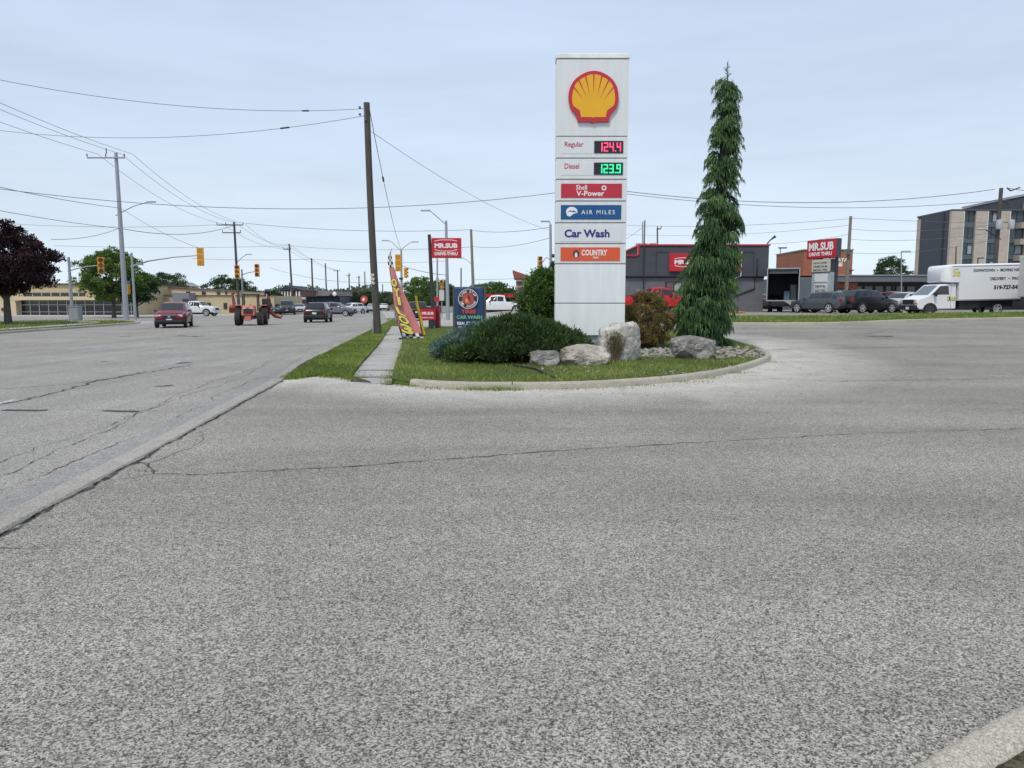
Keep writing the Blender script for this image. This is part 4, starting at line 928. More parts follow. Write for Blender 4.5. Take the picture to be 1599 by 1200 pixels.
# ---- moving trucks
def box_body(parent, x0, x1, w_, z0, z1, mat, r=.35):
    m = MB(); ps = [(x0, z0), (x1, z0), (x1, z1-r)]+[(x1-r+r*math.cos(a), z1-r+r*math.sin(a)) for a in np.linspace(0, math.pi/2, 6)][1:]+[(x0, z1)]
    return m.prism(ps, (0, 0, 0), X3, Z3, Y3, -w_/2, w_/2).build('cargo_box', mat, parent, smooth=30)
def moving_truck():
    v = B(1480, 49); BX = M('truck_white', (.74, .75, .78), .4, 0, .03, .8)
    t = thing('moving_truck', 'white box truck with black lettering and phone number on its side', 'truck', (v.x, v.y, v.z-.08), math.pi)
    t.rotation_euler = (0, rad(1.2), math.pi)   # the lot rises behind it
    # local: +X front (points left in the view); side seen is +Y local
    xf = 1.55; W_ = 2.05
    pr = [(xf+1.05, .55), (xf+1.10, .95), (xf+.95, 1.13), (xf+.35, 1.32), (xf-.42, 2.02), (xf-1.3, 2.08), (xf-1.45, 2.05), (xf-1.45, .42), (xf+.85, .42)]
    MB().prism(pr, (0, 0, 0), X3, Z3, Y3, -W_/2, W_/2).build('cab', BX, t, bevel=.07)
    a, b = Vector((xf+.33, 0, 1.34)), Vector((xf-.38, 0, 1.99)); d = (b-a); nn = Vector((d.z, 0, -d.x)).normalized(); nn = nn if nn.x > 0 else -nn
    m = MB(); m.add([a+nn*.012+Y3*(-.88)+d*.04, a+nn*.012+Y3*.88+d*.04, b+nn*.012+Y3*.78-d*.05, b+nn*.012-Y3*.78-d*.05], [(0, 1, 2, 3)]); m.build('windshield', M('windshield_sky', (.10, .14, .16), .05, 0, .1, 1, spec=1), t)
    for s in (1, -1):
        y = s*(W_/2+.006); m = MB(); m.add([(xf+.12, y, 1.36), (xf-.36, y, 1.90), (xf-.92, y, 1.92), (xf-.98, y, 1.36)], [(0, 1, 2, 3)]); m.build('side_window', GLASS(), t)
        MB().box((xf-.02, s*(W_/2+.18), 1.40), (.14, .18, .30)).build('side_mirror', BLACKP, t, bevel=.03)
        MB().box((xf-1.0, s*(W_/2+.02), 1.12), (.05, .04, .22)).build('door_handle', BLACKP, t)
        MB().bbox(xf-1.10, xf-1.09, s*W_/2-.01, s*W_/2+.008, .5, 1.95).build('door_seam', BLACKP, t)
        MB().box((xf+1.02, s*.80, .98), (.16, .34, .20)).build('headlight', HL, t, bevel=.02)
        MB().box((xf+1.03, s*.84, .82), (.15, .36, .07)).build('turn_signal', AMB, t)
    MB().box((xf+1.08, 0, .92), (.10, 1.35, .32)).build('grille', BLACKP, t, bevel=.02)
    MB().box((xf+1.08, 0, .56), (.22, 2.0, .30)).build('front_bumper', BLACKP, t, bevel=.04)
    MB().box((xf+1.20, .1, .52), (.02, .36, .17)).build('license_plate', PLATE, t)
    m = MB(); secs = [(-4.4, 1.175, .95, 3.28), (.02, 1.175, .95, 3.28), (.03, 1.175, 2.13, 3.28), (.55, 1.175, 2.13, 3.27), (.80, 1.08, 2.15, 3.22), (.95, .90, 2.2, 3.1), (1.02, .65, 2.3, 2.95)]; vs = []
    for x, w2, za, zb in secs: vs += [(x, -w2, za), (x, w2, za), (x, w2, zb-.08), (x, w2-.08, zb), (x, -w2+.08, zb), (x, -w2, zb-.08)]
    m.add(vs, [(i*6+j, i*6+(j+1) % 6, (i+1)*6+(j+1) % 6, (i+1)*6+j) for i in range(6) for j in range(6)]+[list(range(6)), [36+j for j in range(6)]]); bx = m.build('cargo_box', BX, t, smooth=35)
    TRM = M('truck_trim', (.30, .31, .33), .4, .6)
    MB().bbox(-4.38, .0, 1.18, 1.20, .93, 1.02).build('lower_rail', TRM, bx); MB().bbox(-4.38, .5, 1.178, 1.19, 3.13, 3.16).build('upper_rail', TRM, bx)
    MB().bbox(-4.4, -.2, -.85, .85, .5, .93).build('chassis', BLACKP, t)
    MB().bbox(-1.4, -.1, .7, 1.05, .45, .85).build('side_skirt', BLACKP, t); MB().bbox(-4.4, -4.0, 1.18, 1.28, .9, 1.3).build('rear_box', BLACKP, t)
    for x in (xf+.22, -2.6):
        for s in (1, -1):
            if x > 0:
                ps = [(x+.47*math.cos(a), .38+.47*math.sin(a)) for a in np.linspace(-.2, math.pi+.2, 13)]; MB().prism(ps, (0, 0, 0), X3, Z3, Y3*s, W_/2*.8, W_/2*1.006).build('wheel_arch', BLACKP, t)
            wheel(t, x, s*(W_/2-.10), .38, .24, RIMD if x > 0 else RIM)
    y = 1.175+.012; U = (-1, 0, 0); TK = M('truck_text', (.03, .03, .035), .5); TY = M('truck_text_yellow', (.62, .60, .06), .5)
    def tt(s, xl, zl, W__, H_, mt, bold=.03, yy=y): text(s, (xl, yy, zl), W__, H_, mt, t, U=U, bold=bold)
    tt('DOWNTOWN  ~  MOVING VANS', -.85, 2.76, 3.1, .19, TK); tt('DELIVERY  ~  PACK', -1.95, 2.22, 2.0, .19, TK); tt('519-727-5432', -2.2, 1.62, 1.85, .27, TK, .05)
    tt('TEAM', .50, 2.66, .50, .20, TY, .05); tt('MOVERS', .48, 2.50, .5, .12, TY, .05); tt('LTD', .42, 2.92, .3, .06, TK)
    tt('TEAM', .72, 1.05, .62, .18, TY, .05, W_/2+.014); tt('MOVERS', .66, .95, .5, .06, TK, .02, W_/2+.014)
    return t
moving_truck()
def open_truck():
    v = B(1221, 57.5); t = thing('open_box_truck', 'box truck with its dark cargo hold open and a loading ramp down', 'truck', v, math.atan2(v.y, v.x))
    # rear faces the camera (-X local)
    WHM = M('truck_frame_grey', (.34, .37, .40), .5); DKI = M('cargo_inside', (.10, .105, .11), .8)
    m = MB(); x0, x1, w_, z0, z1 = 0, 5.2, 1.2, .85, 3.4
    m.bbox(x0, x1, -w_, -w_+.07, z0, z1); m.bbox(x0, x1, w_-.07, w_, z0, z1); m.bbox(x0, x1, -w_+.07, w_-.07, z1-.08, z1); m.bbox(x1-.08, x1, -w_+.07, w_-.07, z0, z1-.08); m.bbox(x0+.02, x1-.08, -w_+.07, w_-.07, z0, z0+.08)
    m.build('cargo_box', WHM, t, bevel=.01)
    m = MB(); m.bbox(.3, x1-.1, -w_+.075, -w_+.10, z0+.09, z1-.1); m.bbox(.3, x1-.1, w_-.10, w_-.075, z0+.09, z1-.1); m.bbox(x1-.14, x1-.1, -w_+.1, w_-.1, z0+.09, z1-.1); m.bbox(.1, x1-.14, -w_+.1, w_-.1, z1-.14, z1-.085); m.build('cargo_lining', DKI, t)
    MB().bbox(.15, .35, -1.05, 1.05, z1-.42, z1-.15).build('roller_door', M('roller_door_grey', (.08, .09, .10), .5), t)
    MB().bbox(1.5, 2.2, -1.0, -.55, z0+.09, z0+1.3).build('stacked_goods', M('cargo_goods', (.16, .17, .15), .8), t)
    MB().bbox(1.2, 1.8, -.5, -.1, z0+.09, z0+.8).build('stacked_goods', M('cargo_goods2', (.10, .14, .22), .8), t)
    MB().bbox(-.05, 6.3, -.8, .8, .45, .84).build('chassis', BLACKP, t); MB().bbox(-.1, .0, -1.1, 1.1, .55, .72).build('rear_bumper', TYRE, t)
    MB().bbox(5.25, 7.0, -1.0, 1.0, .5, 2.3).build('cab', BX2, t, bevel=.1)
    for x in (1.4, 6.2):
        for s in (1, -1): wheel(t, x, s*.93, .42, .30, RIM)
    for s in (1, -1): MB().box((-.03, s*1.08, .78), (.03, .12, .1)).build('taillight', TL, t)
    r = MB(); r.add([(-.05, -.15, .86), (-.05, -.75, .86), (-2.6, -1.5, .03), (-2.6, -2.1, .03), (-.05, -.15, .80), (-.05, -.75, .80), (-2.6, -1.5, -.03), (-2.6, -2.1, -.03)], [(0, 1, 3, 2), (4, 6, 7, 5), (0, 2, 6, 4), (1, 5, 7, 3), (0, 4, 5, 1), (2, 3, 7, 6)])
    r.build('loading_ramp', M('ramp_alloy', (.42, .40, .36), .5, .5), t)
BX2 = M('truck_white2', (.66, .68, .70), .4, 0, .04)
open_truck()
def edge_truck():
    v = P(1588.5, 487, 44.5); z = h(v.x, 44.5); t = thing('utility_truck', 'white ribbed truck body with a red lamp cut off by the right edge', 'truck', (v.x+2.6+1.15, 45.2, z), math.pi)
    b = MB().bbox(-2.6, 2.6, -1.1, 1.1, 1.15, 3.65).build('cargo_box', M('ribbed_white', (.52, .52, .50), .6, 0, .1), t, bevel=.03)
    m = MB()
    for i in range(8): m.bbox(-2.58, 2.58, 1.1, 1.13, 1.25+i*.28, 1.30+i*.28)
    m.build('ribs', M('rib_grey', (.34, .33, .32), .6), b)
    MB().bbox(2.05, 2.45, 1.14, 1.18, 3.15, 3.5).build('marker_lamp', TL, t); MB().bbox(-2.6, 2.6, -.8, .8, .5, 1.14).build('chassis', BLACKP, t)
    MB().bbox(2.58, 2.9, -1.05, 1.05, .45, .9).build('rear_bumper', BLACKP, t)
    for x in (-1.4, 1.3):
        for s in (1, -1): wheel(t, x, s*.95, .45, .3, RIM)
edge_truck()
# ================================================================== BUILDINGS
def wx(px, Y, py=470): return P(px, py, Y).x
def wz(py, Y): return P(800, py, Y).z
def bld(name, label, cat, Y, pxc, z=None, group=None):
    x = wx(pxc, Y); return thing(name, label, cat, (x, Y, h(x, Y) if z is None else z), 0, group)
class Loc:
    """pixel rows and columns at distance Y turned into local metres of a thing"""
    def __init__(s, t, Y): s.t = t; s.Y = Y
    def x(s, px): return wx(px, s.Y)-s.t.location.x
    def z(s, py): return wz(py, s.Y)-s.t.location.z
    def box(s, nm, px0, px1, py0, py1, d0, d1, mat, parent=None, **k): return MB().bbox(s.x(px0), s.x(px1), d0, d1, s.z(py1), s.z(py0)).build(nm, mat, parent or s.t, **k)
    def text(s, st, px0, px1, py0, py1, d, mat, parent=None, bold=.03): return text(st, (s.x(px0), d, s.z(py1)), s.x(px1)-s.x(px0), s.z(py0)-s.z(py1), mat, parent or s.t, bold=bold)
# --- grey sandwich shop
SH_D = wall_mat('shop_charcoal', (.065, .075, .092), bw=3, bh=.45, mortar=.8); SH_G = wall_mat('shop_grey', (.155, .16, .185), bw=.4, bh=.2, mortar=.93)
SREDM = M('sign_red', (.50, .012, .03), .4, 0, .05); SW = M('sign_letters_white', (.78, .78, .78), .4, 0, .02); SDK = M('trim_dark', (.03, .032, .038), .6)
def arcs(parent, L_, px0, px1, pyt, pyb, d, mat, rise=3.2):
    for py, sg in ((pyt, 1), (pyb, -1)):
        m = MB(); n = 14; pts = [(px0+(px1-px0)*i/n, py-sg*rise*min(1, math.sin(math.pi*i/n)*1.35)) for i in range(n+1)]
        for (a, b), (c, e) in zip(pts, pts[1:]): m.add([(L_.x(a), d, L_.z(b-.45)), (L_.x(a), d, L_.z(b+.45)), (L_.x(c), d, L_.z(e+.45)), (L_.x(c), d, L_.z(e-.45))], [(0, 1, 2, 3)])
        plain(m, 'sign_curve', mat, parent)
t = bld('sandwich_shop', 'grey sandwich shop with red roof trim behind the weeping spruce', 'restaurant', 61, 1085); Q = Loc(t, 61); x0, x1 = Q.x(930), Q.x(1191.5)
zt, zm, zs_ = Q.z(384.5), Q.z(432), Q.z(401)
xs = Q.x(996)
MB().bbox(x0, x1, 0, 14, -.3, zm).build('lower_wall', SH_G, t)
m = MB(); m.bbox(xs, x1+.25, -.25, 14.2, zm+.003, zt); m.bbox(x0-.2, xs-.003, -.25, 14.2, zm+.003, zs_); m.build('upper_wall', SH_D, t)
m = MB(); m.bbox(xs-.1, x1+.34, -.34, 14.3, zt+.003, zt+.12); m.bbox(x0-.3, xs-.11, -.34, 14.3, zs_+.003, zs_+.12); m.build('roof_trim', SREDM, t); MB().bbox(xs-.12, xs-.003, -.34, 0, zs_+.125, zt-.002).build('step_trim', SREDM, t)
MB().bbox(x0, x1+.02, -.05, -.003, zm-.12, zm-.002).build('band', SDK, t)
sg = MB().bbox(Q.x(1042), Q.x(1153), -.45, -.255, Q.z(424.5), Q.z(396.5)).build('wall_sign', SREDM, t, bevel=.02)
Q.text('MR.SUB', 1050, 1086, 406.5, 413.5, -.462, SW, sg, .06); Q.text('DRIVE THRU', 1098, 1149, 404, 415, -.462, M('letters_cream', (.7, .62, .35), .4), sg, .06); arcs(sg, Q, 1050, 1086, 405, 415.5, -.462, SW, 1.6)
for a, b in ((1022, 1156.5), ):
    m = MB()
    for px in (1022.5, 1173): m.bbox(Q.x(px)-.03, Q.x(px)+.03, -.28, -.252, Q.z(427), Q.z(394))
    m.bbox(Q.x(1022.5)+.035, Q.x(1041.5), -.28, -.252, Q.z(395), Q.z(394)); m.bbox(Q.x(1154), Q.x(1173)-.035, -.28, -.252, Q.z(395), Q.z(394)); m.build('panel_frame', SDK, t)
w_ = Q.box('window', 1038, 1064, 440, 455, -.06, -.002, SDK); Q.box('pane', 1040.5, 1050.5, 442, 454, -.07, -.062, M('window_pinkish', (.16, .08, .10), .2), w_); Q.box('pane', 1052.5, 1062, 442, 454, -.07, -.062, M('window_pale', (.35, .40, .38), .2), w_)
MB().tube([(Q.x(1003.5), -.30, Q.z(345)), (Q.x(1003), -.30, Q.z(452))], .05, 6).build('service_mast', SDK, t, smooth=80)
m = Q.box('meter', 992.5, 998, 452, 462, -.25, -.004, M('meter_grey', (.22, .25, .30), .5)); Q.box('meter', 1000, 1006.5, 455, 463, -.25, -.004, MATS['meter_grey'])
MB().tube([(Q.x(1154), -.33, Q.z(394)), (Q.x(1153.5), -.33, Q.z(432)), (Q.x(1144), -.33, Q.z(435))], .045, 6).build('white_conduit', SW, t, smooth=80)
MB().tube([(Q.x(1179), -.3, Q.z(404)), (Q.x(1178.5), -.3, Q.z(431)), (Q.x(1177), -.06, Q.z(434)), (Q.x(1177), -.06, Q.z(451)), (Q.x(1146), -.06, Q.z(462.5))], .05, 6).build('drain_pipe', SDK, t, smooth=80)
MB().tube([(Q.x(1193), -.2, zt+.15), (Q.x(1197), -.35, zt+.45), (Q.x(1204), -.5, zt+.75)], [.05, .05, .12], 6).build('roof_floodlight', SDK, t)
for px, w2 in ((1012, .5), (1020, .6), (1036, .7)): MB().box((Q.x(px), 5, zt+.35), (w2, w2, .5)).build('roof_vent', M('vent_grey', (.3, .32, .35), .6), t, bevel=.03)
# --- plaza with orange tower
PL_S = wall_mat('plaza_siding', (.13, .15, .18), bw=4, bh=.25, mortar=.6); PL_F = M('plaza_fascia', (.14, .15, .17), .6, 0, .15, .5); ORB = wall_mat('plaza_orange_brick', (.36, .135, .075), bw=.4, bh=.12, mortar=.85)
t = bld('plaza', 'long low grey shopping plaza with a square orange tower', 'shops', 76, 1340); Q = Loc(t, 76)
MB().bbox(Q.x(1232), Q.x(1290), 0, 12, -.3, Q.z(433)).build('siding_wall', PL_S, t)
MB().bbox(Q.x(1291), Q.x(1338), .003, 11, -.3, Q.z(441.5)).build('brick_wall', ORB, t)
MB().bbox(Q.x(1339), Q.x(1640), 2.0, 11, -.3, Q.z(441.5)).build('shopfront_wall', M('shopfront_dark', (.035, .04, .048), .5), t)
MB().bbox(Q.x(1291), Q.x(1640), -1.0, 12, Q.z(441), Q.z(431.5)).build('fascia', PL_F, t, bevel=.03); MB().bbox(Q.x(1291), Q.x(1640), -1.1, 12.1, Q.z(431.4), Q.z(430)).build('roof_edge', M('fascia_light', (.32, .34, .37), .5), t)
tw = MB().bbox(Q.x(1261), Q.x(1338.5), 1.5, 9.5, Q.z(430)+.003, Q.z(389.5)).build('tower', ORB, t); MB().bbox(Q.x(1260), Q.x(1339.5), 1.4, 9.6, Q.z(389.4), Q.z(387.8)).build('tower_cap', M('tower_cap', (.30, .24, .21), .6), tw)
Q.text('TOSCATA', 1290, 1332, 402, 407.5, 1.48, SW, tw, .05); Q.text('CUISINE', 1294, 1323, 409, 415.5, 1.48, SW, tw, .05); Q.box('wall_lamp', 1333, 1339, 420.5, 422.5, 1.2, 1.49, SDK, tw)
sgn = Q.box('shop_sign', 1304, 1326, 451, 460.5, -.1, .0, SDK); Q.text('SALON', 1306.5, 1322, 453, 457.5, -.115, SW, sgn, .04)
for i, px in enumerate((1345, 1362, 1379, 1396, 1413, 1430)):
    w_ = Q.box('window', px, px+14, 446, 466, 1.93, 1.998, SDK); Q.box('pane', px+1, px+13, 447, 465, 1.90, 1.925, GLASS(), w_)
sgn = Q.box('shop_sign', 1437.5, 1455, 432.6, 438.5, -1.08, -1.003, SDK); Q.text('NAILS', 1448, 1453, 434, 437, -1.095, SW, sgn, .04); Q.text('spa', 1440, 1446, 434, 437, -1.095, SW, sgn, .03)
# --- apartment block
AB = wall_mat('apartment_brick', (.50, .44, .38), bw=.6, bh=.2, mortar=.9); AD = M('apartment_dark', (.045, .052, .068), .6, 0, .1, .6); AW = M('apartment_window', (.04, .06, .075), .15, 0, .25, 1); AS_ = M('apartment_spandrel', (.09, .12, .14), .5, 0, .15, 1); ACU = M('curtain_pale', (.30, .36, .42), .6, 0, .3, 5)
t = bld('apartment_block', 'tall beige and charcoal apartment block behind the white moving truck', 'apartment building', 110, 1540); Q = Loc(t, 110); Q.x = lambda px: wx(px, 110, 335)-t.location.x
zt = Q.z(329.5); m = MB(); m.bbox(Q.x(1486), Q.x(1700), .4, 9.0, -.3, zt-.003); m.build('walls', AD, t)
MB().bbox(Q.x(1486)-.06, Q.x(1486)-.004, .4, 8.0, -.3, zt).build('dark_side_wall', AD, t)
MB().bbox(Q.x(1486)-.12, Q.x(1486)-.004, 8.1, 9.0, -.3, zt-.3).build('brick_corner', AB, t); MB().bbox(Q.x(1486)-.16, Q.x(1486)-.062, 1.6, 2.0, 0, zt-.05).build('downpipe', SDK, t)
MB().bbox(Q.x(1485), Q.x(1702), -.15, 9.2, zt, zt+.22).build('roof_edge', M('roof_edge_dark', (.07, .08, .09), .5), t)
piers = [(1485.5, 1506), (1524, 1543.5), (1560, 1578), (1602, 1620), (1640, 1660), (1680, 1700)]
for a, b in piers:
    pr_ = MB().bbox(Q.x(a), Q.x(b), -.1, .397, -.3, zt-.004).build('brick_pier', AB, t)
    MB().bbox(Q.x(b)-.12, Q.x(b)-.002, -.13, -.102, -.3, zt-.06).build('edge_trim', M('trim_white', (.62, .62, .60), .5), pr_)
fl = (zt)/6
for (a, b) in ((1506, 1524), (1543.5, 1560), (1578, 1602), (1620, 1640)):
    for f in range(6):
        z0 = f*fl
        MB().bbox(Q.x(a)+.02, Q.x(b)-.02, .2, .396, z0+.05, z0+fl*.30).build('spandrel', AS_, t)
        wv = MB().bbox(Q.x(a)+.02, Q.x(b)-.02, .25, .396, z0+fl*.31, z0+fl-.02).build('window', AW, t)
        xm = (Q.x(a)+Q.x(b))/2; MB().bbox(xm-.05, xm+.05, .2, .249, z0+fl*.32, z0+fl-.03).build('mullion', SDK, wv)
        if (f*7+int(a)) % 3 == 0: MB().bbox(xm+.08, Q.x(b)-.2, .22, .249, z0+fl*.36, z0+fl*.85).build('curtain', ACU, wv)
for f in range(5): 
    MB().bbox(Q.x(1588), Q.x(1612), -1.2, .19, f*fl+fl*.9, f*fl+fl*1.25).build('balcony', M('balcony_beige', (.36, .32, .28), .6), t)
t = bld('apartment_tower', 'charcoal tower rising behind the beige apartment block at the right edge', 'apartment building', 135, 1600); Q = Loc(t, 135)
MB().prism([(Q.x(1566), 0), (Q.x(1720), 0), (Q.x(1720), Q.z(303)), (Q.x(1600), Q.z(304)), (Q.x(1566), Q.z(311))], (0, 0, 0), X3, Z3, Y3, 0, 14).build('walls', AD, t)
MB().prism([(Q.x(1565), Q.z(311)+.01), (Q.x(1600), Q.z(304)+.01), (Q.x(1722), Q.z(303)+.01), (Q.x(1722), Q.z(303)+.4), (Q.x(1600), Q.z(304)+.4), (Q.x(1565), Q.z(311)+.4)], (0, 0, 0), X3, Z3, Y3, -.2, 14.2).build('roof_edge', M('fascia_light', (.32, .34, .37), .5), t)
MB().bbox(Q.x(1586), Q.x(1590), -.5, -.003, Q.z(330), Q.z(318)).build('roof_vent', MATS['vent_grey'], t)
# --- tan building on the left
TAN = wall_mat('tan_brick', (.56, .46, .29), bw=.4, bh=.12, mortar=.92); TAN2 = M('tan_stucco', (.60, .50, .34), .85, 0, .06, .3); BRN = M('brown_coping', (.12, .09, .07), .7); WMU = M('mullion_pale', (.55, .55, .52), .5)
t = bld('office_building', 'long tan brick office with dark ribbon windows behind the purple tree', 'office', 97, 60, 0); Q = Loc(t, 97); z0 = .05
MB().bbox(Q.x(-260), Q.x(212), .5, 16, -.1, Q.z(444.5)).build('walls', TAN, t); MB().bbox(Q.x(-262), Q.x(214), .2, 16.3, Q.z(444.4), Q.z(442.6)).build('coping', BRN, t)
Q.box('upper_glazing', 34, 130, 457.5, 462.5, .40, .497, GLASS()); lg = Q.box('lower_glazing', 29, 206, 470.5, 495, .38, .498, GLASS()); Q.box('canopy', 27, 208, 463.5, 469, -.8, .49, TAN2)
for i in range(13): Q.box('mullion', 29+i*14.4, 30+i*14.4, 470.6, 495, .30, .379, WMU, lg)
for i in range(2): Q.box('glazing_bar', 29, 206, (476, 487)[i], (476.8, 487.9)[i], .26, .299, WMU, lg)
for i in range(7): Q.box('mullion', 34+i*14.4, 35+i*14.4, 457.6, 462.4, .33, .399, WMU)
Q.box('brick_return', -260, 29, 470, 496, -.6, .37, TAN2); Q.box('wall_light', 7, 11, 481, 486, -.75, -.603, SDK)
t = bld('warehouse', 'low tan block building with a grey entrance behind the white pickup truck', 'building', 105, 330, 0); Q = Loc(t, 105)
MB().bbox(Q.x(212), Q.x(428), 0, 14, -.1, Q.z(462.3)).build('lower_wall', TAN, t); MB().bbox(Q.x(211), Q.x(429), -.15, 1, Q.z(462.2), Q.z(461)).build('coping', BRN, t)
MB().prism([(Q.x(243), Q.z(461)), (Q.x(372), Q.z(461)), (Q.x(372), Q.z(456)), (Q.x(243), Q.z(448.6))], (0, 0, 0), X3, Z3, Y3, 1.5, 13).build('upper_wall', TAN2, t); MB().prism([(Q.x(242.5), Q.z(448.5)), (Q.x(372.5), Q.z(455.9)), (Q.x(372.5), Q.z(454.9)), (Q.x(242.5), Q.z(447.5))], (0, 0, 0), X3, Z3, Y3, 1.3, 13.1).build('upper_coping', BRN, t)
for a, b in ((284, 290.5), (309, 315), (332.5, 338), (346, 349)): Q.box('window', a, b, 455.3, 460, 1.42, 1.498, GLASS())
Q.box('entrance_block', 280.5, 306, 458, 480, -2.2, -.003, M('entrance_grey', (.20, .21, .24), .7, 0, .1, 1)); Q.box('window', 296, 305, 467, 471, -2.28, -2.203, GLASS())
Q.box('window', 315, 329, 473, 477.5, -.08, -.003, GLASS()); Q.box('door', 349, 354.5, 473.5, 483, -.08, -.003, SDK); Q.box('door', 421, 424.5, 474, 488, -.08, -.003, SDK)
t = bld('house', 'pale gable of a house just showing above the tan block building', 'house', 135, 268, 0); Q = Loc(t, 135)
MB().bbox(Q.x(256), Q.x(278), 0, 9, 0, Q.z(446)).build('walls', M('house_white', (.50, .50, .47), .7), t)
MB().prism([(Q.x(254), Q.z(446.2)), (Q.x(280), Q.z(446.2)), (Q.x(267), Q.z(439.5))], (0, 0, 0), X3, Z3, Y3, -.4, 9.4).build('roof', M('roof_grey_light', (.28, .28, .29), .8), t)
# --- shops down the road
RTL = M('roof_tile_dark', (.035, .038, .05), .8, 0, .3, 3); BRK = wall_mat('brick_red_brown', (.20, .09, .065), bw=.4, bh=.12)
t = bld('brick_restaurant', 'gabled brick restaurant with white pillars and a red sign band', 'restaurant', 150, 461, 0); Q = Loc(t, 150)
MB().bbox(Q.x(438), Q.x(470.5), 0, 12, -.1, Q.z(454)).build('walls', BRK, t)
MB().prism([(Q.x(436), Q.z(454)), (Q.x(472), Q.z(454)), (Q.x(468), Q.z(451)), (Q.x(452), Q.z(448.6)), (Q.x(447.5), Q.z(445.5)), (Q.x(442), Q.z(450.5))], (0, 0, 0), X3, Z3, Y3, -.6, 12.5).build('roof', RTL, t)
for px in (440.5, 445, 449.5, 454, 463, 467.5): Q.box('pillar', px, px+1.7, 455, 463, -.4, -.003, SW)
rb = Q.box('sign_band', 439, 458, 464.2, 467, -.5, -.003, SREDM); Q.box('sign_band', 439, 458, 467.1, 470.4, -.5, -.003, M('band_cream', (.66, .52, .42), .5)); MB().tube([(Q.x(444), 4, Q.z(446)), (Q.x(444), 4, Q.z(441))], .15, 6).build('chimney', RTL, t)
t = bld('white_kiosk', 'white flat roofed kiosk right of the gabled brick restaurant', 'building', 148, 470, 0); Q = Loc(t, 148)
MB().bbox(Q.x(462), Q.x(477), 0, 7, -.1, Q.z(468)).build('walls', M('kiosk_brown', (.20, .13, .10), .7), t); MB().bbox(Q.x(461), Q.x(478), -.8, 7.3, Q.z(467.9), Q.z(464.5)).build('canopy', M('canopy_white', (.52, .55, .58), .6), t)
t = bld('pale_block', 'distant pale apartment block on the skyline behind the road signs', 'apartment building', 300, 477, 0); Q = Loc(t, 300)
MB().bbox(Q.x(466), Q.x(490), 0, 20, 0, Q.z(452)).build('walls', M('far_grey', (.30, .31, .32), .8), t)
for i in range(4): Q.box('window_band', 468, 488, 454.5+i*3, 455.6+i*3, -.2, -.01, M('far_window', (.13, .15, .17), .4))
t = bld('showroom', 'dark navy showroom with a sweeping pinkish grey roof above the turning cars', 'shop', 128, 507, 0); Q = Loc(t, 128)
NAV = M('showroom_navy', (.018, .026, .055), .4, 0, .1, 1); MB().bbox(Q.x(478), Q.x(531), 0, 14, -.1, Q.z(464)).build('walls', NAV, t); MB().bbox(Q.x(477), Q.x(531.5), -1.2, 1, Q.z(463.9), Q.z(462.5)).build('fascia', RTL, t)
MB().prism([(Q.x(497), Q.z(462.4)), (Q.x(530), Q.z(462.4)), (Q.x(528), Q.z(455.5)), (Q.x(508), Q.z(455.5))], (0, 0, 0), X3, Z3, Y3, -1.5, 12).build('sloped_roof', M('roof_pink_grey', (.22, .18, .18), .8, 0, .2, 1), t)
MB().prism([(Q.x(517), Q.z(462.6)), (Q.x(531), Q.z(462.6)), (Q.x(529.5), Q.z(456)), (Q.x(524), Q.z(457))], (0, 0, 0), X3, Z3, Y3, -1.7, -1.51).build('dark_gable', NAV, t)
m = MB(); m.sphere((Q.x(526.6), -1.8, Q.z(459.7)), (.38, .1, .38), 10, 6); m.build('gable_lamp', SW, t, smooth=80)
t = bld('pitched_roof_restaurant', 'restaurant with a steep rust red sloping roof and stone walls behind the leafy bush', 'restaurant', 115, 826); Q = Loc(t, 115)
MB().bbox(Q.x(806), Q.x(846), 0, 8, -.3, Q.z(436)).build('walls', M('stone_cream', (.46, .38, .28), .8, 0, .25, 1.2), t)
MB().prism([(Q.x(800.5), Q.z(422.3)), (Q.x(803.5), Q.z(435)), (Q.x(842), Q.z(436.5)), (Q.x(832), Q.z(433.5))], (0, 0, 0), X3, Z3, Y3, -.6, 8.5).build('roof', M('roof_rust', (.26, .085, .06), .7, 0, .15, 1), t)
Q.box('window', 808, 816, 440, 446, -.1, -.003, M('window_band_dark', (.10, .09, .09), .4)); Q.box('window_band', 806, 825, 437.5, 439.5, -.12, -.003, SW)
t = bld('red_canopy', 'long low red fascia of a forecourt roof behind the white pickup truck', 'canopy', 105, 790); Q = Loc(t, 105)
MB().bbox(Q.x(757), Q.x(812), 0, 8, Q.z(464.5), Q.z(459.5)).build('fascia', SREDM, t)
m = MB()
for px in (760, 785, 808): MB().bbox(Q.x(px), Q.x(px)+.3, .5, .8, -.3, Q.z(464.6)).build('post', SDK, t)
for px in (767, 773, 779, 797, 803): Q.box('roof_post', px, px+.5, 454, 459.4, 1, 1.1, SDK)
t = bld('blue_sign', 'blue roadside sign board below the rust red roof', 'sign', 100, 815); Q = Loc(t, 100)
BLU = M('sign_blue', (.008, .05, .30), .4, 0, .05); Q.box('board', 807.5, 823.5, 456.5, 463, -.15, .15, BLU); Q.box('topper', 807.5, 815.5, 449, 456, -.15, .15, M('sign_violet', (.16, .04, .14), .4)); Q.box('lower_board', 807.5, 823.5, 464, 467, -.15, .15, SIL2 := M('sign_pale', (.42, .46, .52), .5))
MB().bbox(Q.x(809), Q.x(809)+.3, -.1, .1, -.3, Q.z(467.1)).build('post', SDK, t); Q.text('INN', 816, 821, 457.8, 461.5, -.16, SW, None, .04)
t = bld('round_sign', 'round red roadside sign beside the distant wooden poles', 'sign', 110, 568, 0); Q = Loc(t, 110)
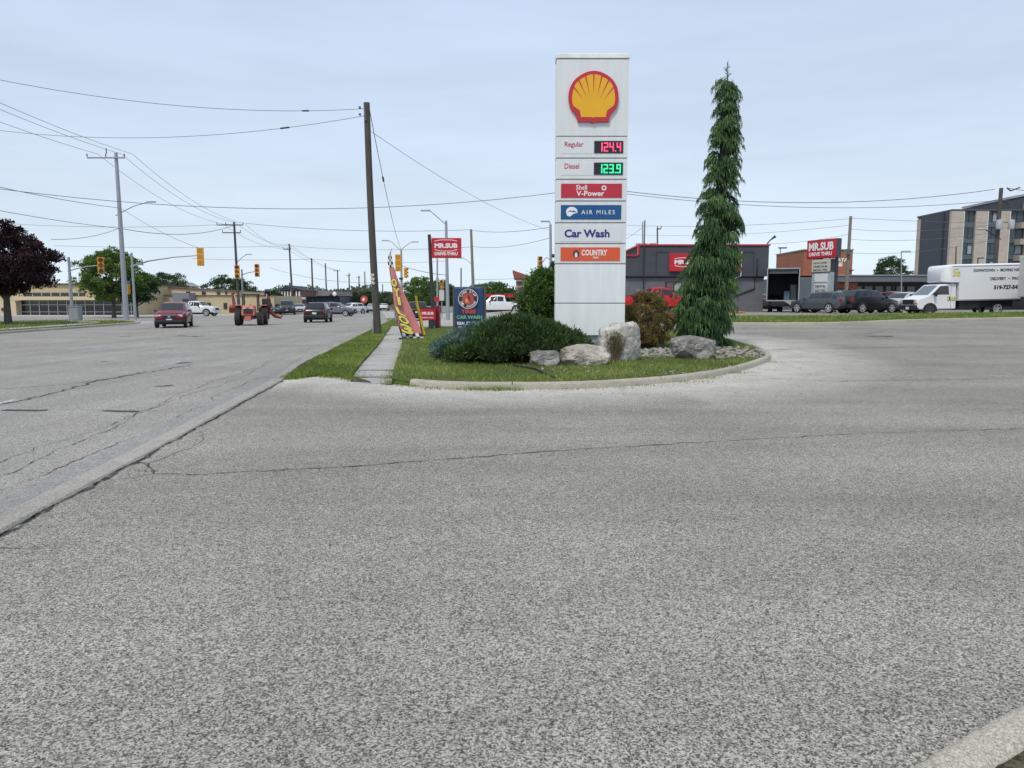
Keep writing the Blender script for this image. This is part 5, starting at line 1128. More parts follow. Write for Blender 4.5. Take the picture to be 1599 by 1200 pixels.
m = MB(); m.prism([(Q.x(568.5)+.58*math.cos(a)*.9, Q.z(468)+.58*math.sin(a)) for a in np.linspace(0, 6.283, 17)[:-1]], (0, 0, 0), X3, Z3, Y3, -.1, .1); m.build('board', M('sign_orange_red', (.50, .05, .025), .4), t); MB().tube([(Q.x(568.5), .12, -.1), (Q.x(568.5), .12, Q.z(466))], .07, 6).build('post', SDK, t)
MB().prism([(Q.x(568)+.2*math.cos(a), Q.z(468)+.26*math.sin(a)) for a in np.linspace(0, 6.283, 9)[:-1]], (0, 0, 0), X3, Z3, Y3, -.12, -.101).build('mark', SW, t)
t = bld('red_fascia_shop', 'far shop with a dull red fascia left of the leaning wooden pole', 'shop', 170, 585, 0); Q = Loc(t, 170)
MB().bbox(Q.x(574), Q.x(612), 0, 9, -.1, Q.z(472)).build('walls', M('far_tan', (.26, .20, .16), .8), t); MB().bbox(Q.x(574), Q.x(612), -.6, 9, Q.z(471.9), Q.z(468.5)).build('fascia', M('dull_red', (.25, .05, .05), .6), t)
# ================================================================== SIGNS, FLAGS
def pylon_near():
    Y = 46.5; v = B(673, Y); t = thing('drive_thru_sign', 'red drive thru sign board hanging from a tall black pole', 'sign', v); Q = Loc(t, Y)
    MB().tube([(Q.x(677), 0, -.1), (Q.x(671.5), 0, Q.z(366.5))], [.13, .10], 10).build('pole', SDK, t, smooth=60)
    b = Q.box('sign_board', 675, 721, 372.2, 403.3, -.16, .16, SREDM, bevel=.02)
    m = MB(); m.bbox(Q.x(671), Q.x(675), -.03, .03, Q.z(401.5), Q.z(400.3)); m.build('bracket', SDK, t); MB().bbox(Q.x(671), Q.x(675), -.03, .03, Q.z(371), Q.z(369.8)).build('bracket', SDK, t)
    Q.text('MR.SUB', 680, 715.5, 380.5, 388, -.165, SW, b, .05); Q.text('DRIVE-THRU', 680, 715.5, 394.3, 399.3, -.165, SW, b, .04); arcs(b, Q, 680, 715, 377.2, 390.6, -.165, SW, 1.9)
pylon_near()
def direction_sign():
    Y = 41; v = B(668, Y); t = thing('direction_sign', 'low red sign with white lettering on a black foot below the drive thru pole', 'sign', v); Q = Loc(t, Y)
    b = Q.box('board', 656.5, 680, 481.5, 500, -.12, .12, SREDM, bevel=.015); MB().bbox(Q.x(656), Q.x(681), -.14, .14, Q.z(481.4), Q.z(480)).build('top_cap', SDK, t); MB().bbox(Q.x(669), Q.x(676), -.12, .12, -.1, Q.z(500.1)).build('foot', SDK, t)
    Q.text('MR.SUB', 659, 677, 487.2, 491.8, -.125, SW, b, .05); Q.text('DRIVE-THRU', 659.5, 677, 495.2, 497.4, -.125, SW, b, .02)
    v = B(684, 41.6); t = thing('menu_post', 'narrow dark red post board right of the low red direction sign', 'sign', v); Q = Loc(t, 41.6)
    Q.box('board', 680.5, 687, 477.5, 510, -.35, .35, M('post_red', (.26, .012, .022), .45), bevel=.02); Q.box('base', 680, 687.5, 510.1, 512, -.4, .4, SDK)
direction_sign()
def banner():
    Y = 31.5; v = B(732, Y, .1); t = thing('banner_sign', 'blue car wash and oil change banner stretched between two posts', 'sign', v); Q = Loc(t, Y)
    nv = M('banner_blue', (.020, .055, .14), .55, 0, .35, 2.5, .2, 6); x0, x1, zb, zt = Q.x(710.5), Q.x(756.5), Q.z(521), Q.z(448.5); zt2 = Q.z(447)
    bm = MB(); nx, nz_ = 24, 18; vs = []
    def yy(u, v_): return .03*math.sin(u*9)*math.sin(v_*5+1)+.02*math.sin(u*23+v_*4)-.03
    for j in range(nz_+1):
        for i in range(nx+1):
            u, q = i/nx, j/nz_; vs.append((x0+(x1-x0)*u*(1 if q > .45 else 1)-.03*q, yy(u, q), zb+(zt-zb)*q+.02*u))
    bm.add(vs, [(j*(nx+1)+i, j*(nx+1)+i+1, (j+1)*(nx+1)+i+1, (j+1)*(nx+1)+i) for j in range(nz_) for i in range(nx)])
    b = bm.build('banner', nv, t, smooth=80); so = b.modifiers.new('s', 'SOLIDIFY'); so.thickness = .006; so.offset = 1
    for px in (708.6, 757.5): MB().box((Q.x(px), .03, (zt-.2)/2), (.09, .09, zt+.25)).build('post', M('post_wood', (.10, .09, .08), .8), t)
    MB().bbox(Q.x(712), Q.x(715), -.08, -.02, -.2, Q.z(521)).build('lath', M('lath_pale', (.42, .38, .30), .8), t)
    d = -.105; cx, cz = Q.x(731.2), Q.z(467); RDM = M('banner_red', (.55, .07, .06), .5); GN = M('banner_green', (.16, .42, .24), .5)
    def ring(nm, r0, r1, mat, dd, sx=1):
        m = MB(); n = 28
        for i in range(n):
            a, e = 2*math.pi*i/n, 2*math.pi*(i+1)/n; m.add([(cx+r*math.cos(q), dd, cz+r*math.sin(q)) for q, r in ((a, r0), (a, r1), (e, r1), (e, r0))], [(0, 1, 2, 3)])
        return plain(m, nm, mat, t)
    ring('emblem_ring', .395, .42, SW, d); ring('emblem_band', .25, .39, SDK, d+.003)
    m = MB(); m.add([(cx+.25*math.cos(a)*(1.04 if i % 2 else .97), d-.002, cz+.25*math.sin(a)) for i, a in enumerate(np.linspace(0, 6.283, 17)[:-1])], [list(range(16))]); plain(m, 'emblem_disc', RDM, t)
    m = MB(); m.add([(cx-.02, d-.006, cz+.19), (cx+.03, d-.006, cz+.17), (cx+.13, d-.006, cz-.14), (cx+.09, d-.006, cz-.12), (cx+.0, d-.006, cz+.04)], [list(range(5))]); plain(m, 'emblem_mark', SDK, t)
    m = MB(); m.add([(cx-.13, d-.006, cz+.02), (cx-.02, d-.006, cz-.02), (cx+.02, d-.006, cz-.14), (cx-.09, d-.006, cz-.16)], [list(range(4))]); plain(m, 'emblem_mark', M('banner_peach', (.7, .36, .2), .5), t)
    def arc_text(st, a0, a1, up, mt):
        for i, ch in enumerate(st):
            if ch == ' ': continue
            a = rad(a0+(a1-a0)*i/(len(st)-1)); rr = .32; U = Vector((math.sin(a), 0, -math.cos(a))); V = Vector((math.cos(a), 0, math.sin(a)))
            if not up: U, V = -U, -V
            o = Vector((cx+rr*math.cos(a), d-.004, cz+rr*math.sin(a)))-U*.035-V*.05; text(ch, o, .07, .10, mt, t, U=U, V=V, bold=.03)
    arc_text('LUBE STOP', 155, 25, True, SW); arc_text('OIL CHANGE', 205, 335, False, SW)
    Q.text('TIRES', 720.5, 743, 483.5, 490, d, RDM, None, .05); Q.text('CAR WASH', 713, 753, 492.5, 498.5, d, GN, None, .05)
    Q.text('REAL SYNTH', 714, 746, 502.5, 507.5, d, SW, None, .04); Q.text('OIL CHANGE', 715, 746, 509.5, 514.3, d, SW, None, .04)
banner()
def flag_cloth(name, label, Y, left, right, base_px, mats, letters=None, checker=True, lean=0):
    """feather flag: left/right outline given as rows (py, px)"""
    v = G(base_px[0], base_px[1], .1); v = B(base_px[0], Y, .1); t = thing(name, label, 'flag', v); Q = Loc(t, Y)
    ys = [p[0] for p in left]; n = 26; m1, m2, m3 = MB(), MB(), MB(); py0, py1 = ys[0], ys[-1]; xl = lambda p: float(np.interp(p, [a for a, _ in left], [b for _, b in left])); xr = lambda p: float(np.interp(p, [a for a, _ in right], [b for _, b in right]))
    def pt(u, p): return (Q.x(xl(p)+(xr(p)-xl(p))*u), .07*math.sin(u*4+p*.05)-.02, Q.z(p))
    def quad(m, u0, u1, p0, p1): m.add([pt(u0, p1), pt(u1, p1), pt(u1, p0), pt(u0, p0)], [(0, 1, 2, 3)])
    m1.add([pt(i/6, py0+(py1-py0)*j/n) for j in range(n+1) for i in range(7)], [(j*7+i, j*7+i+1, (j+1)*7+i+1, (j+1)*7+i) for j in range(n) for i in range(6)])
    f = m1.build('cloth', mats[0], t)
    f.data.shade_smooth()
    if checker:
        def chk(p0, p1, rows, cols):
            dk, wt = MB(), MB()
            for r in range(rows):
                for c in range(cols):
                    m = dk if (r+c) % 2 else wt; a0, a1 = p0+(p1-p0)*r/rows, p0+(p1-p0)*(r+1)/rows; q = [pt(c/cols, a1), pt((c+1)/cols, a1), pt((c+1)/cols, a0), pt(c/cols, a0)]
                    m.add([(x, y-.016, z) for x, y, z in q], [(0, 1, 2, 3)])
            plain(dk, 'checker_dark', SDK, f); plain(wt, 'checker_white', SW, f)
        chk(520.5, py1, 3, 6); chk(py0+2, py0+24, 5, 3)
    if letters:
        YL = M('flag_yellow', (.74, .70, .14), .5); OU = M('flag_outline', (.05, .02, .02), .5)
        for ch, pc, hh, ww, sl in letters:
            uc = (xl(pc)+xr(pc))/2-1.0
            for mt, gr, dd in ((OU, 1.7, -.105), (YL, 0, -.112)):
                o = Vector((Q.x(uc-ww/2-gr/2), dd, Q.z(pc+hh/2+gr/2))); text(ch, o, Q.x(uc+ww/2+gr/2)-o.x, Q.z(pc-hh/2-gr/2)-o.z, mt, f, U=Vector((1, 0, -sl)).normalized(), V=Vector((-sl, 0, 1)).normalized(), bold=.07 if gr else .045)
    tip = left[0]; MB().tube([(Q.x(xl(py1)-.3), .03, -.15)]+[(Q.x(xl(p)-.3), .03, Q.z(p)) for p in np.linspace(py1-8, py0+8, 6)]+[(Q.x(tip[1]+(3 if checker else 0)), .03, Q.z(tip[0]-(6 if checker else 0)))], [.03]*4+[.022, .02, .015, .008], 6).build('pole', SDK, t, smooth=80)
    MB().box((Q.x(xl(py1)), .03, .02), (.45, .45, .05)).build('base_plate', SDK, t)
    return t
FP = M('flag_pink_red', (.62, .22, .21), .6, 0, .10, 1.5); FYE = M('flag_yellow_cloth', (.62, .46, .04), .6, 0, .1, 1.5)
flag_cloth('feather_flag', 'tall pinkish red feather flag with yellow letters and checkered hem', 30.5, [(394, 610.5), (404, 607), (412, 606), (425, 610), (445, 613), (480, 616), (510, 622), (537, 631)], [(394, 612.5), (404, 614), (412, 615), (430, 619.5), (450, 627), (480, 641), (510, 655), (537, 664.5)], (640, 536), (FP,),
 [('O', 441.5, 13, 9, .1), ('Y', 456, 14, 11, .1), ('I', 470, 13, 5, .15), ('L', 483.5, 12.5, 14, .45), ('O', 496.5, 13, 17, .35), ('3', 511, 15, 20, .3)])
flag_cloth('feather_flag', 'narrow yellow feather flag seen almost edge on behind the pink flag', 33, [(462, 648.5), (475, 649.5), (500, 655), (528, 660)], [(462, 651), (475, 653), (500, 659.5), (528, 665)], (662, 526), (FYE,), None, False)
def pylon_far():
    Y = 60; v = B(1302, Y); t = thing('pylon_sign', 'tall pylon with a slanted red sandwich shop board above white tenant panels', 'sign', v, rad(-64))
    def z(py): return wz(py, Y)-v.z
    W_ = 4.0; d = .55   # local x along the board (towards the camera at +x), front at local -y
    b = MB().bbox(-2.75, .2, -d/2, d/2, z(402.5), z(372.5)).build('sign_board', M('board_side', (.05, .065, .075), .5), t); f = MB().bbox(-2.74, .19, -d/2-.03, -d/2-.003, z(402), z(373)).build('face', SREDM, b)
    text('MR.SUB', (-2.55, -d/2-.045, z(390)), 2.5, z(377)-z(390), SW, f, bold=.04); text('DRIVE THRU', (-2.5, -d/2-.045, z(398.5)), 2.3, z(392.5)-z(398.5), SW, f, bold=.04)
    m = MB().tube([(.05, 0, -.1), (.05, 0, z(402.6))], .13, 8).build('pole', SDK, t, smooth=60); MB().tube([(-1.5, 0, -.1), (-1.5, 0, z(402.6))], .13, 8).build('pole', SDK, t, smooth=60)
    t2 = MB().bbox(-2.2, -.3, -.26, .26, z(424.5), z(404)).build('reader_board', M('board_side', None), t); f2 = MB().bbox(-2.18, -.32, -.29, -.263, z(424), z(404.5)).build('face', M('reader_cream', (.56, .55, .46), .5), t2)
    for i, st in enumerate(('NOW OPEN', 'FREE SUB', 'MON FRI')): text(st, (-2.0, -.30, z(411.5+i*5.6)), 1.4, z(408.5)-z(411.5), SDK, f2, bold=.02)
    m = MB().bbox(-2.2, -.3, -.2, .2, z(464), z(425)).build('tenant_frame', M('tenant_pale', (.40, .48, .50), .5), t)
    for i, (a, b_) in enumerate(((427, 440), (443, 451), (452, 458), (459.5, 463.5))):
        p_ = MB().bbox(-1.9, -.6, -.23, -.203, z(b_), z(a)).build('tenant_panel', SW if i != 3 else SIL2, t)
        if i in (1, 2): text(('DENTAL', 'SALON')[i-1], (-1.8, -.24, z((449, 456.5)[i-1])), 1.1, z(0)-z((3.3, 3)[i-1]) if False else .2, SDK, p_, bold=.03)
pylon_far()
# ================================================================== TREES
def limbtree(name, label, base, H, clumps, mat, n, ln, wd, trunk_r, bark, seed=1, group=None, trunk_h=.45, cat='tree', leafshape=.3, lean=(0, 0)):
    t = thing(name, label, cat, base, 0, group); rng = random.Random(seed)
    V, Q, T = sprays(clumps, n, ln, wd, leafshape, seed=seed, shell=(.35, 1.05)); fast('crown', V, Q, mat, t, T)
    m = MB(); th = H*trunk_h; m.tube([(0, 0, -.2), (0, 0, th*.5), (lean[0]*.3, 0, th), (lean[0], 0, H*.8)], [trunk_r*1.25, trunk_r, trunk_r*.85, trunk_r*.2], 9)
    for c, r in clumps[::max(1, len(clumps)//18)]:
        z0 = min(c[2]-.2, th*rng.uniform(.75, 1.3)); mid = (c[0]*.5, c[1]*.5, (z0+c[2])/2+.1*H*.2); m.tube([(0, 0, max(.3, z0)), mid, tuple(c)], [trunk_r*.5, trunk_r*.3, trunk_r*.08], 5)
    m.build('trunk', bark, t, smooth=80); return t
def crown(rx, ry, z0, z1, n, rmin, rmax, seed, flat=1.0, gap=.0, top=1.0, shape=1.0):
    rng = random.Random(seed); out = []; cz = (z0+z1)/2; rz_ = (z1-z0)/2
    while len(out) < n:
        d = Vector((rng.gauss(0, 1), rng.gauss(0, 1), rng.gauss(0, 1))).normalized()*rng.uniform(.35, 1)**.5
        r = rng.uniform(rmin, rmax); k = 1+.13*math.sin(d.x*7+seed)+.10*math.sin(d.z*9+seed*2); tap = 1-(max(0, d.z))*.25*shape
        out.append(((d.x*rx*k*tap-0, d.y*ry*k*tap, cz+d.z*(rz_-r*.5)), (r, r, r*.75)))
    return out
BARK = M('tree_bark', (.11, .095, .08), .95, 0, .3, 5, .6, 12)
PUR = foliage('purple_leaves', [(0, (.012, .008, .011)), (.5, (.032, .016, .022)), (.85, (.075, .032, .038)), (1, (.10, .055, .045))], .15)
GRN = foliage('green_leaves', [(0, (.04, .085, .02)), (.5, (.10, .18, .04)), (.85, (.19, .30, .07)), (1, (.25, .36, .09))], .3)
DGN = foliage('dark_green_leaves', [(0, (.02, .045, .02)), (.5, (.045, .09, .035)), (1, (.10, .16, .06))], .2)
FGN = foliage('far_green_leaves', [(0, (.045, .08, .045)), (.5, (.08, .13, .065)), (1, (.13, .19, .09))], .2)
v = B(12, 52); pz = lambda py, Y: wz(py, Y)
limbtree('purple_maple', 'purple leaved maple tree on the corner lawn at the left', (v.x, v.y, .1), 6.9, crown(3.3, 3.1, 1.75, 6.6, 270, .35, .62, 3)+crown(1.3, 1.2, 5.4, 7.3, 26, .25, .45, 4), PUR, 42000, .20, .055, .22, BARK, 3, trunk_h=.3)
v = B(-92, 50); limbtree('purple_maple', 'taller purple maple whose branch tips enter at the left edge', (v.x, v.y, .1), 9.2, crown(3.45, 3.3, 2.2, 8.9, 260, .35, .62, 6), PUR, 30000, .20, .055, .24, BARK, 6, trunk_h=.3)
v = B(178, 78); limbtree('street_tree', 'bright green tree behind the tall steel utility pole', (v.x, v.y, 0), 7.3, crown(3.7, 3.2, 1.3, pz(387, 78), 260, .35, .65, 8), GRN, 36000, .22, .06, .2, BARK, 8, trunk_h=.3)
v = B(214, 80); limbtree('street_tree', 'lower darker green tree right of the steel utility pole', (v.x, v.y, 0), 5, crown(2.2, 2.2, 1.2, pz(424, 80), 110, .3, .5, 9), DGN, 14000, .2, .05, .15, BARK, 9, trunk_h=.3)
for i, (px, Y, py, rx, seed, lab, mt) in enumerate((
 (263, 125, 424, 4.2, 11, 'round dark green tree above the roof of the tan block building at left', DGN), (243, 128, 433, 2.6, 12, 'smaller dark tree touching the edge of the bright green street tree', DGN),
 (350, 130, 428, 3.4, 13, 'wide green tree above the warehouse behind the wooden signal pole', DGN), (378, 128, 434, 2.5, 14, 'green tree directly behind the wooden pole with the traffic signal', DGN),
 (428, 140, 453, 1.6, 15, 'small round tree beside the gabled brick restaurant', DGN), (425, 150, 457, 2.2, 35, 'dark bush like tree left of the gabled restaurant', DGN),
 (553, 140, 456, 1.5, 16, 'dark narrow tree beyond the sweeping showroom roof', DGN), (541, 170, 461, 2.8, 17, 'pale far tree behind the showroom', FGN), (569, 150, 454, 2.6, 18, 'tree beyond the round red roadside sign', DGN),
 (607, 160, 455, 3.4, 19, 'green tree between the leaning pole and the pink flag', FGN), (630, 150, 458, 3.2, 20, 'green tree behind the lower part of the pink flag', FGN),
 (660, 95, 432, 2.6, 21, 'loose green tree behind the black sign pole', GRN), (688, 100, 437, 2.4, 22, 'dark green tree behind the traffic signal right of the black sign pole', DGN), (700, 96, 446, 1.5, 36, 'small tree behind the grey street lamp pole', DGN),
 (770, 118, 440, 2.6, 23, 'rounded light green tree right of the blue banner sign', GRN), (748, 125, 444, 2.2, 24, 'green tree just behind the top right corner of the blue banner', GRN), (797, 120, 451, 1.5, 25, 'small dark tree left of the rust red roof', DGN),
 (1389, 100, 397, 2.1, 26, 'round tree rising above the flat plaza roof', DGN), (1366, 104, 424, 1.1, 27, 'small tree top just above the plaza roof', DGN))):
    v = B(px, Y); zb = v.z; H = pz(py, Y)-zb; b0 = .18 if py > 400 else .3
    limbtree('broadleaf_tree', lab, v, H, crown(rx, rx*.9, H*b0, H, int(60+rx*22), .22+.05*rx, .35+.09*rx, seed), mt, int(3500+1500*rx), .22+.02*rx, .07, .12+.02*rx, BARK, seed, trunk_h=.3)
# far woods along the horizon
V, Q, T = [], [], []
rng = random.Random(5); cl = []
for i in range(560):
    px = rng.uniform(-250, 1850); Y = rng.uniform(330, 520); x = (px-799.5)/F*Y
    if 600 < px < 680 and False: continue
    t_, s_q = ts(x, Y)
    if -23 < t_ < -2: continue
    r = rng.uniform(3, 5.5); cl.append(((x, Y, rng.uniform(1, 5)), (r*1.5, r, r)))
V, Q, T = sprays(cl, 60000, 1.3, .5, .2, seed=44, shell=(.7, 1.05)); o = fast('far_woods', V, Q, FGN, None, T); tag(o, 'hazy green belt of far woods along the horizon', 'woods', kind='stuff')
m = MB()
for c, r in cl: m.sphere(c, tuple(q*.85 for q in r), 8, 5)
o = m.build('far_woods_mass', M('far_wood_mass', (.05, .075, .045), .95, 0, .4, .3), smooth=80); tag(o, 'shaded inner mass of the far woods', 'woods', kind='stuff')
# ================================================================== POLES AND SIGNALS
WOOD = M('pole_wood', (.085, .075, .068), .9, 0, .35, 3, .6, 10, stretch=(6, 6, .7)); STEEL = M('galvanised_steel', (.33, .355, .39), .5, .3, .08, 2); WOODL = M('pole_wood_pale', (.22, .20, .16), .9, 0, .25, 3, .4, 10, stretch=(6, 6, .7))
YELS = M('signal_yellow', (.70, .33, .02), .5, 0, .05); INSU = M('insulator_grey', (.12, .12, .13), .3); LAMPG = M('lamp_head_grey', (.40, .42, .44), .4)
LENS = {'r': M('lens_red', (.16, .02, .02), .2), 'a': M('lens_amber', (.30, .14, .02), .2), 'g': M('lens_green', (.02, .12, .08), .2)}
def upole(name, label, px0, Y, px1, pyt, r0, r1, mat, z=None, group=None, cat='utility pole', arms=(), kink=0):
    v = B(px0, Y)
    if z is not None: v.z = z
    t = thing(name, label, cat, v, 0, group); Q = Loc(t, Y); top = Vector((Q.x(0)*0+P(px1, pyt, Y).x-v.x, 0, Q.z(pyt)))
    n = 9; pts = [(top.x*i/(n-1)+kink*math.sin(math.pi*i/(n-1)), 0, -.3+(top.z+.3)*i/(n-1)) for i in range(n)]
    MB().tube(pts, [r0+(r1-r0)*i/(n-1) for i in range(n)], 12).build('pole', mat, t, smooth=60)
    t['top'] = tuple(top)
    for (py, xl, xr, k) in arms:
        zz = Q.z(py); a = MB().bbox(Q.x(xl), Q.x(xr), -r1-.13, -r1-.02, zz-.06, zz+.06).build('crossarm', mat, t)
        for i in range(k):
            xx = Q.x(xl)+(Q.x(xr)-Q.x(xl))*i/(k-1) if k > 1 else Q.x(xl); MB().tube([(xx, -r1-.08, zz+.05), (xx, -r1-.08, zz+.22), (xx, -r1-.08, zz+.36)], [.03, .06, .03], 6).build('insulator', INSU, t)
    return t
def lamp_arm(t, Q, pts, head=True, dy=0, mat=None, r=.04):
    MB().tube([(Q.x(a), dy*i/(len(pts)-1), Q.z(b)) for i, (a, b) in enumerate(pts)], r, 6).build('lamp_arm', mat or STEEL, t, smooth=60)
    if head:
        a, b = pts[-1]; sg = 1 if a > pts[0][0] else -1; x = Q.x(a)
        MB().box((x+sg*.25, dy, Q.z(b)), (.75, .26, .13)).build('lamp_head', LAMPG, t, bevel=.04)
def signal(px, py0, py1, Y, label, rz=0, mat=None, arm=None, board=False, back=False):
    """three-lens traffic signal head; hangs from or is bracketed to the arm named by its neighbours"""
    v = P(px, (py0+py1)/2, Y); Hh = wz(py0, Y)-wz(py1, Y); t = thing('traffic_signal', label, 'traffic signal', v, rz, 'yellow traffic signals at the junction'); w_ = Hh*.36
    MB().bbox(-w_/2, w_/2, -.05, .16, -Hh/2, Hh/2).build('housing', mat or YELS, t, bevel=.03)
    if board: MB().bbox(-w_*.78, w_*.78, .0, .03, -Hh*.56, Hh*.56).build('backboard', mat or YELS, t)
    for i, k in enumerate('rag'):
        z = Hh/2-Hh*(i+.5)/3; r = Hh/3*.40
        if back: MB().bbox(-w_*.35, w_*.35, -.065, -.051, z-r*.8, z+r*.8).build('door_panel', M('signal_yellow_dark', (.50, .22, .015), .5), t); continue
        L1 = MB().prism([(r*math.cos(a), z+r*math.sin(a)) for a in np.linspace(0, 6.283, 15)[:-1]], (0, 0, 0), X3, Z3, FRONT, .045, .07).build('lens', LENS[k], t)
        m = MB(); aa = np.linspace(rad(-25), rad(205), 12); ps = []
        for a in aa: ps += [((r*1.1)*math.cos(a), -.06, z+r*1.1*math.sin(a)), ((r*1.1)*math.cos(a), -.24, z+r*1.1*math.sin(a))]
        m.add(ps, [(2*i_, 2*i_+1, 2*i_+3, 2*i_+2) for i_ in range(11)]); vv = m.build('visor', mat or YELS, t); vv.modifiers.new('s', 'SOLIDIFY').thickness = .012
    return t
# the leaning wooden pole beside the footpath
v = G(590, 522, .1); LY = v.y*.97
lp = upole('wooden_pole', 'leaning bare wooden utility pole beside the footpath', 590, LY, 572.5, 161, .175, .14, WOOD, kink=-.05, group=None); Q = Loc(lp, LY)
for i, py in enumerate((430, 436, 442)): MB().box((Q.x(583.2+.3*i), -.185, Q.z(py)), (.18, .03, .13), ry=.3*i).build('paper_notice', M('notice_pale', (.55, .52, .48), .7, 0, .4, 20), lp)
MB().bbox(Q.x(568), Q.x(571), -.2, -.1, Q.z(171), Q.z(168)).build('clevis', INSU, lp); MB().bbox(Q.x(568), Q.x(571), -.2, -.1, Q.z(182), Q.z(179)).build('clevis', INSU, lp); MB().tube([(Q.x(577), -.17, Q.z(170)), (Q.x(578), -.17, Q.z(190))], .05, 6).build('clevis', INSU, lp)
MB().tube([(Q.x(583), -.19, Q.z(498)), (Q.x(582.5), -.19, Q.z(523))], .03, 6).build('ground_sleeve', STEEL, lp)
# tall steel utility pole at the left, with lamp arm
sp = upole('steel_utility_pole', 'tall grey steel utility pole with crossarm and lamp arm at the far corner', 197, 66, 181, 239, .24, .14, STEEL, 0, arms=((247.5, 152, 209, 3),)); Q = Loc(sp, 66); lamp_arm(sp, Q, [(188, 337), (215, 323), (240, 315.5)])
MB().tube([(Q.x(180), 0, Q.z(240)), (Q.x(179.5), 0, Q.z(232))], .05, 6).build('insulator', INSU, sp)
# signal poles on the far left corner
s1 = upole('signal_pole', 'grey signal pole standing in the control cabinet left of the street tree', 113, 62, 107, 402, .14, .10, STEEL, .1, cat='signal pole'); Q = Loc(s1, 62); MB().tube([(Q.x(109), 0, Q.z(424)), (Q.x(122), 0, Q.z(420)), (Q.x(140), 0, Q.z(416.5)), (Q.x(158), 0, Q.z(415))], .05, 6).build('mast_arm', STEEL, s1, smooth=60); lamp_arm(s1, Q, [(107, 403), (102, 398)], False)
t = bld('control_cabinet', 'grey steel traffic control cabinet beside the far left footpath', 'cabinet', 61.5, 117, .1); Q = Loc(t, 61.5); b = Q.box('cabinet', 109, 124.5, 479.5, 500, -.3, .3, M('cabinet_grey', (.26, .29, .31), .6, 0, .08), bevel=.02); Q.box('lid', 108.5, 125, 478, 479.4, -.34, .34, STEEL); Q.box('door', 116, 123.5, 481, 498, -.325, -.303, M('cabinet_grey', None), b)
s2 = upole('signal_pole', 'slim grey signal pole with a long mast arm just right of the tall steel pole', 211, 68, 205.5, 395, .13, .09, STEEL, 0, cat='signal pole'); Q = Loc(s2, 68)
MB().tube([(Q.x(207), 0, Q.z(417)), (Q.x(235), 0, Q.z(408)), (Q.x(275), 0, Q.z(402)), (Q.x(310), 0, Q.z(399.5))], [.09, .07, .055, .045], 6).build('mast_arm', STEEL, s2, smooth=60); Q.box('street_name_sign', 197, 206, 439, 443.5, -.13, -.10, M('name_sign_blue', (.05, .12, .28), .5))
signal(157.5, 402, 428, 61.7, 'yellow traffic signal in front of the bright green street tree', .5); signal(201, 444.5, 460, 67.7, 'small yellow signal low on the pole right of the tall steel pole', 1.2, back=True); signal(312.5, 387, 415.5, 67.7, 'yellow traffic signal at the end of the long mast arm, highest on the left side', 0, back=True, board=False)
# wooden poles with crossarms marching away on the left
w1 = upole('wooden_utility_pole', 'dark wooden utility pole with crossarms, traffic signal and small lamp arm', 373.5, 96, 365.5, 347, .20, .13, WOOD, 0, arms=((352, 345, 385, 4), (364, 353, 381, 2))); Q = Loc(w1, 96)
lamp_arm(w1, Q, [(371, 412), (380, 403), (388, 397.5)]); Q.box('signal_bracket', 370.5, 373.5, 414, 436, -.3, -.16, YELS)
signal(370.2, 414, 435.5, 95.4, 'yellow traffic signal fixed to the dark wooden pole', .2)
s3 = upole('signal_pole', 'grey signal pole with arm right of the wooden signal pole', 380, 97, 377.5, 421, .14, .10, STEEL, 0, cat='signal pole'); Q = Loc(s3, 97); MB().tube([(Q.x(378), 0, Q.z(430)), (Q.x(390), 0, Q.z(426)), (Q.x(402), 0, Q.z(424))], .06, 6).build('mast_arm', STEEL, s3, smooth=60)
signal(401.3, 412.5, 432.5, 96.6, 'orange traffic signal right of the wooden signal pole over the road', .1)
w2 = upole('wooden_utility_pole', 'thin wooden utility pole with short crossarm left of the gabled restaurant', 458, 125, 451.5, 381, .19, .13, WOOD, 0, arms=((390, 446, 457, 3),))
grp = 'distant wooden utility poles along the road'; FARP = []
for px0, px1, pyt, Y, r, arms, lab in ((489.5, 486.5, 403.5, 128, .18, (), 'bare wooden pole rising at the left end of the showroom'), (511, 508, 411.5, 150, .17, (), 'wooden pole behind the middle of the showroom roof'), (529, 527, 422.5, 170, .17, ((423.5, 522.5, 531.5, 2),), 'wooden pole with tiny crossarm at the right end of the showroom'), (546, 545, 427, 190, .2, ((431, 542, 548, 2),), 'pale far pole beyond the white turning car'), (561.5, 560.5, 431, 205, .2, ((434, 558, 563, 2),), 'far pole just left of the round red sign'), (571, 569.5, 424.5, 160, .15, (), 'far dark pole just left of the leaning wooden pole'), (496, 496, 447, 260, .2, (), 'tiny far pole between the pale block and the showroom'), (598, 597.5, 444, 230, .2, (), 'tiny far pole right of the leaning wooden pole')):
    FARP.append(upole('wooden_utility_pole', lab, px0, Y, px1, pyt, r, r*.7, WOOD, 0, grp, arms=arms))
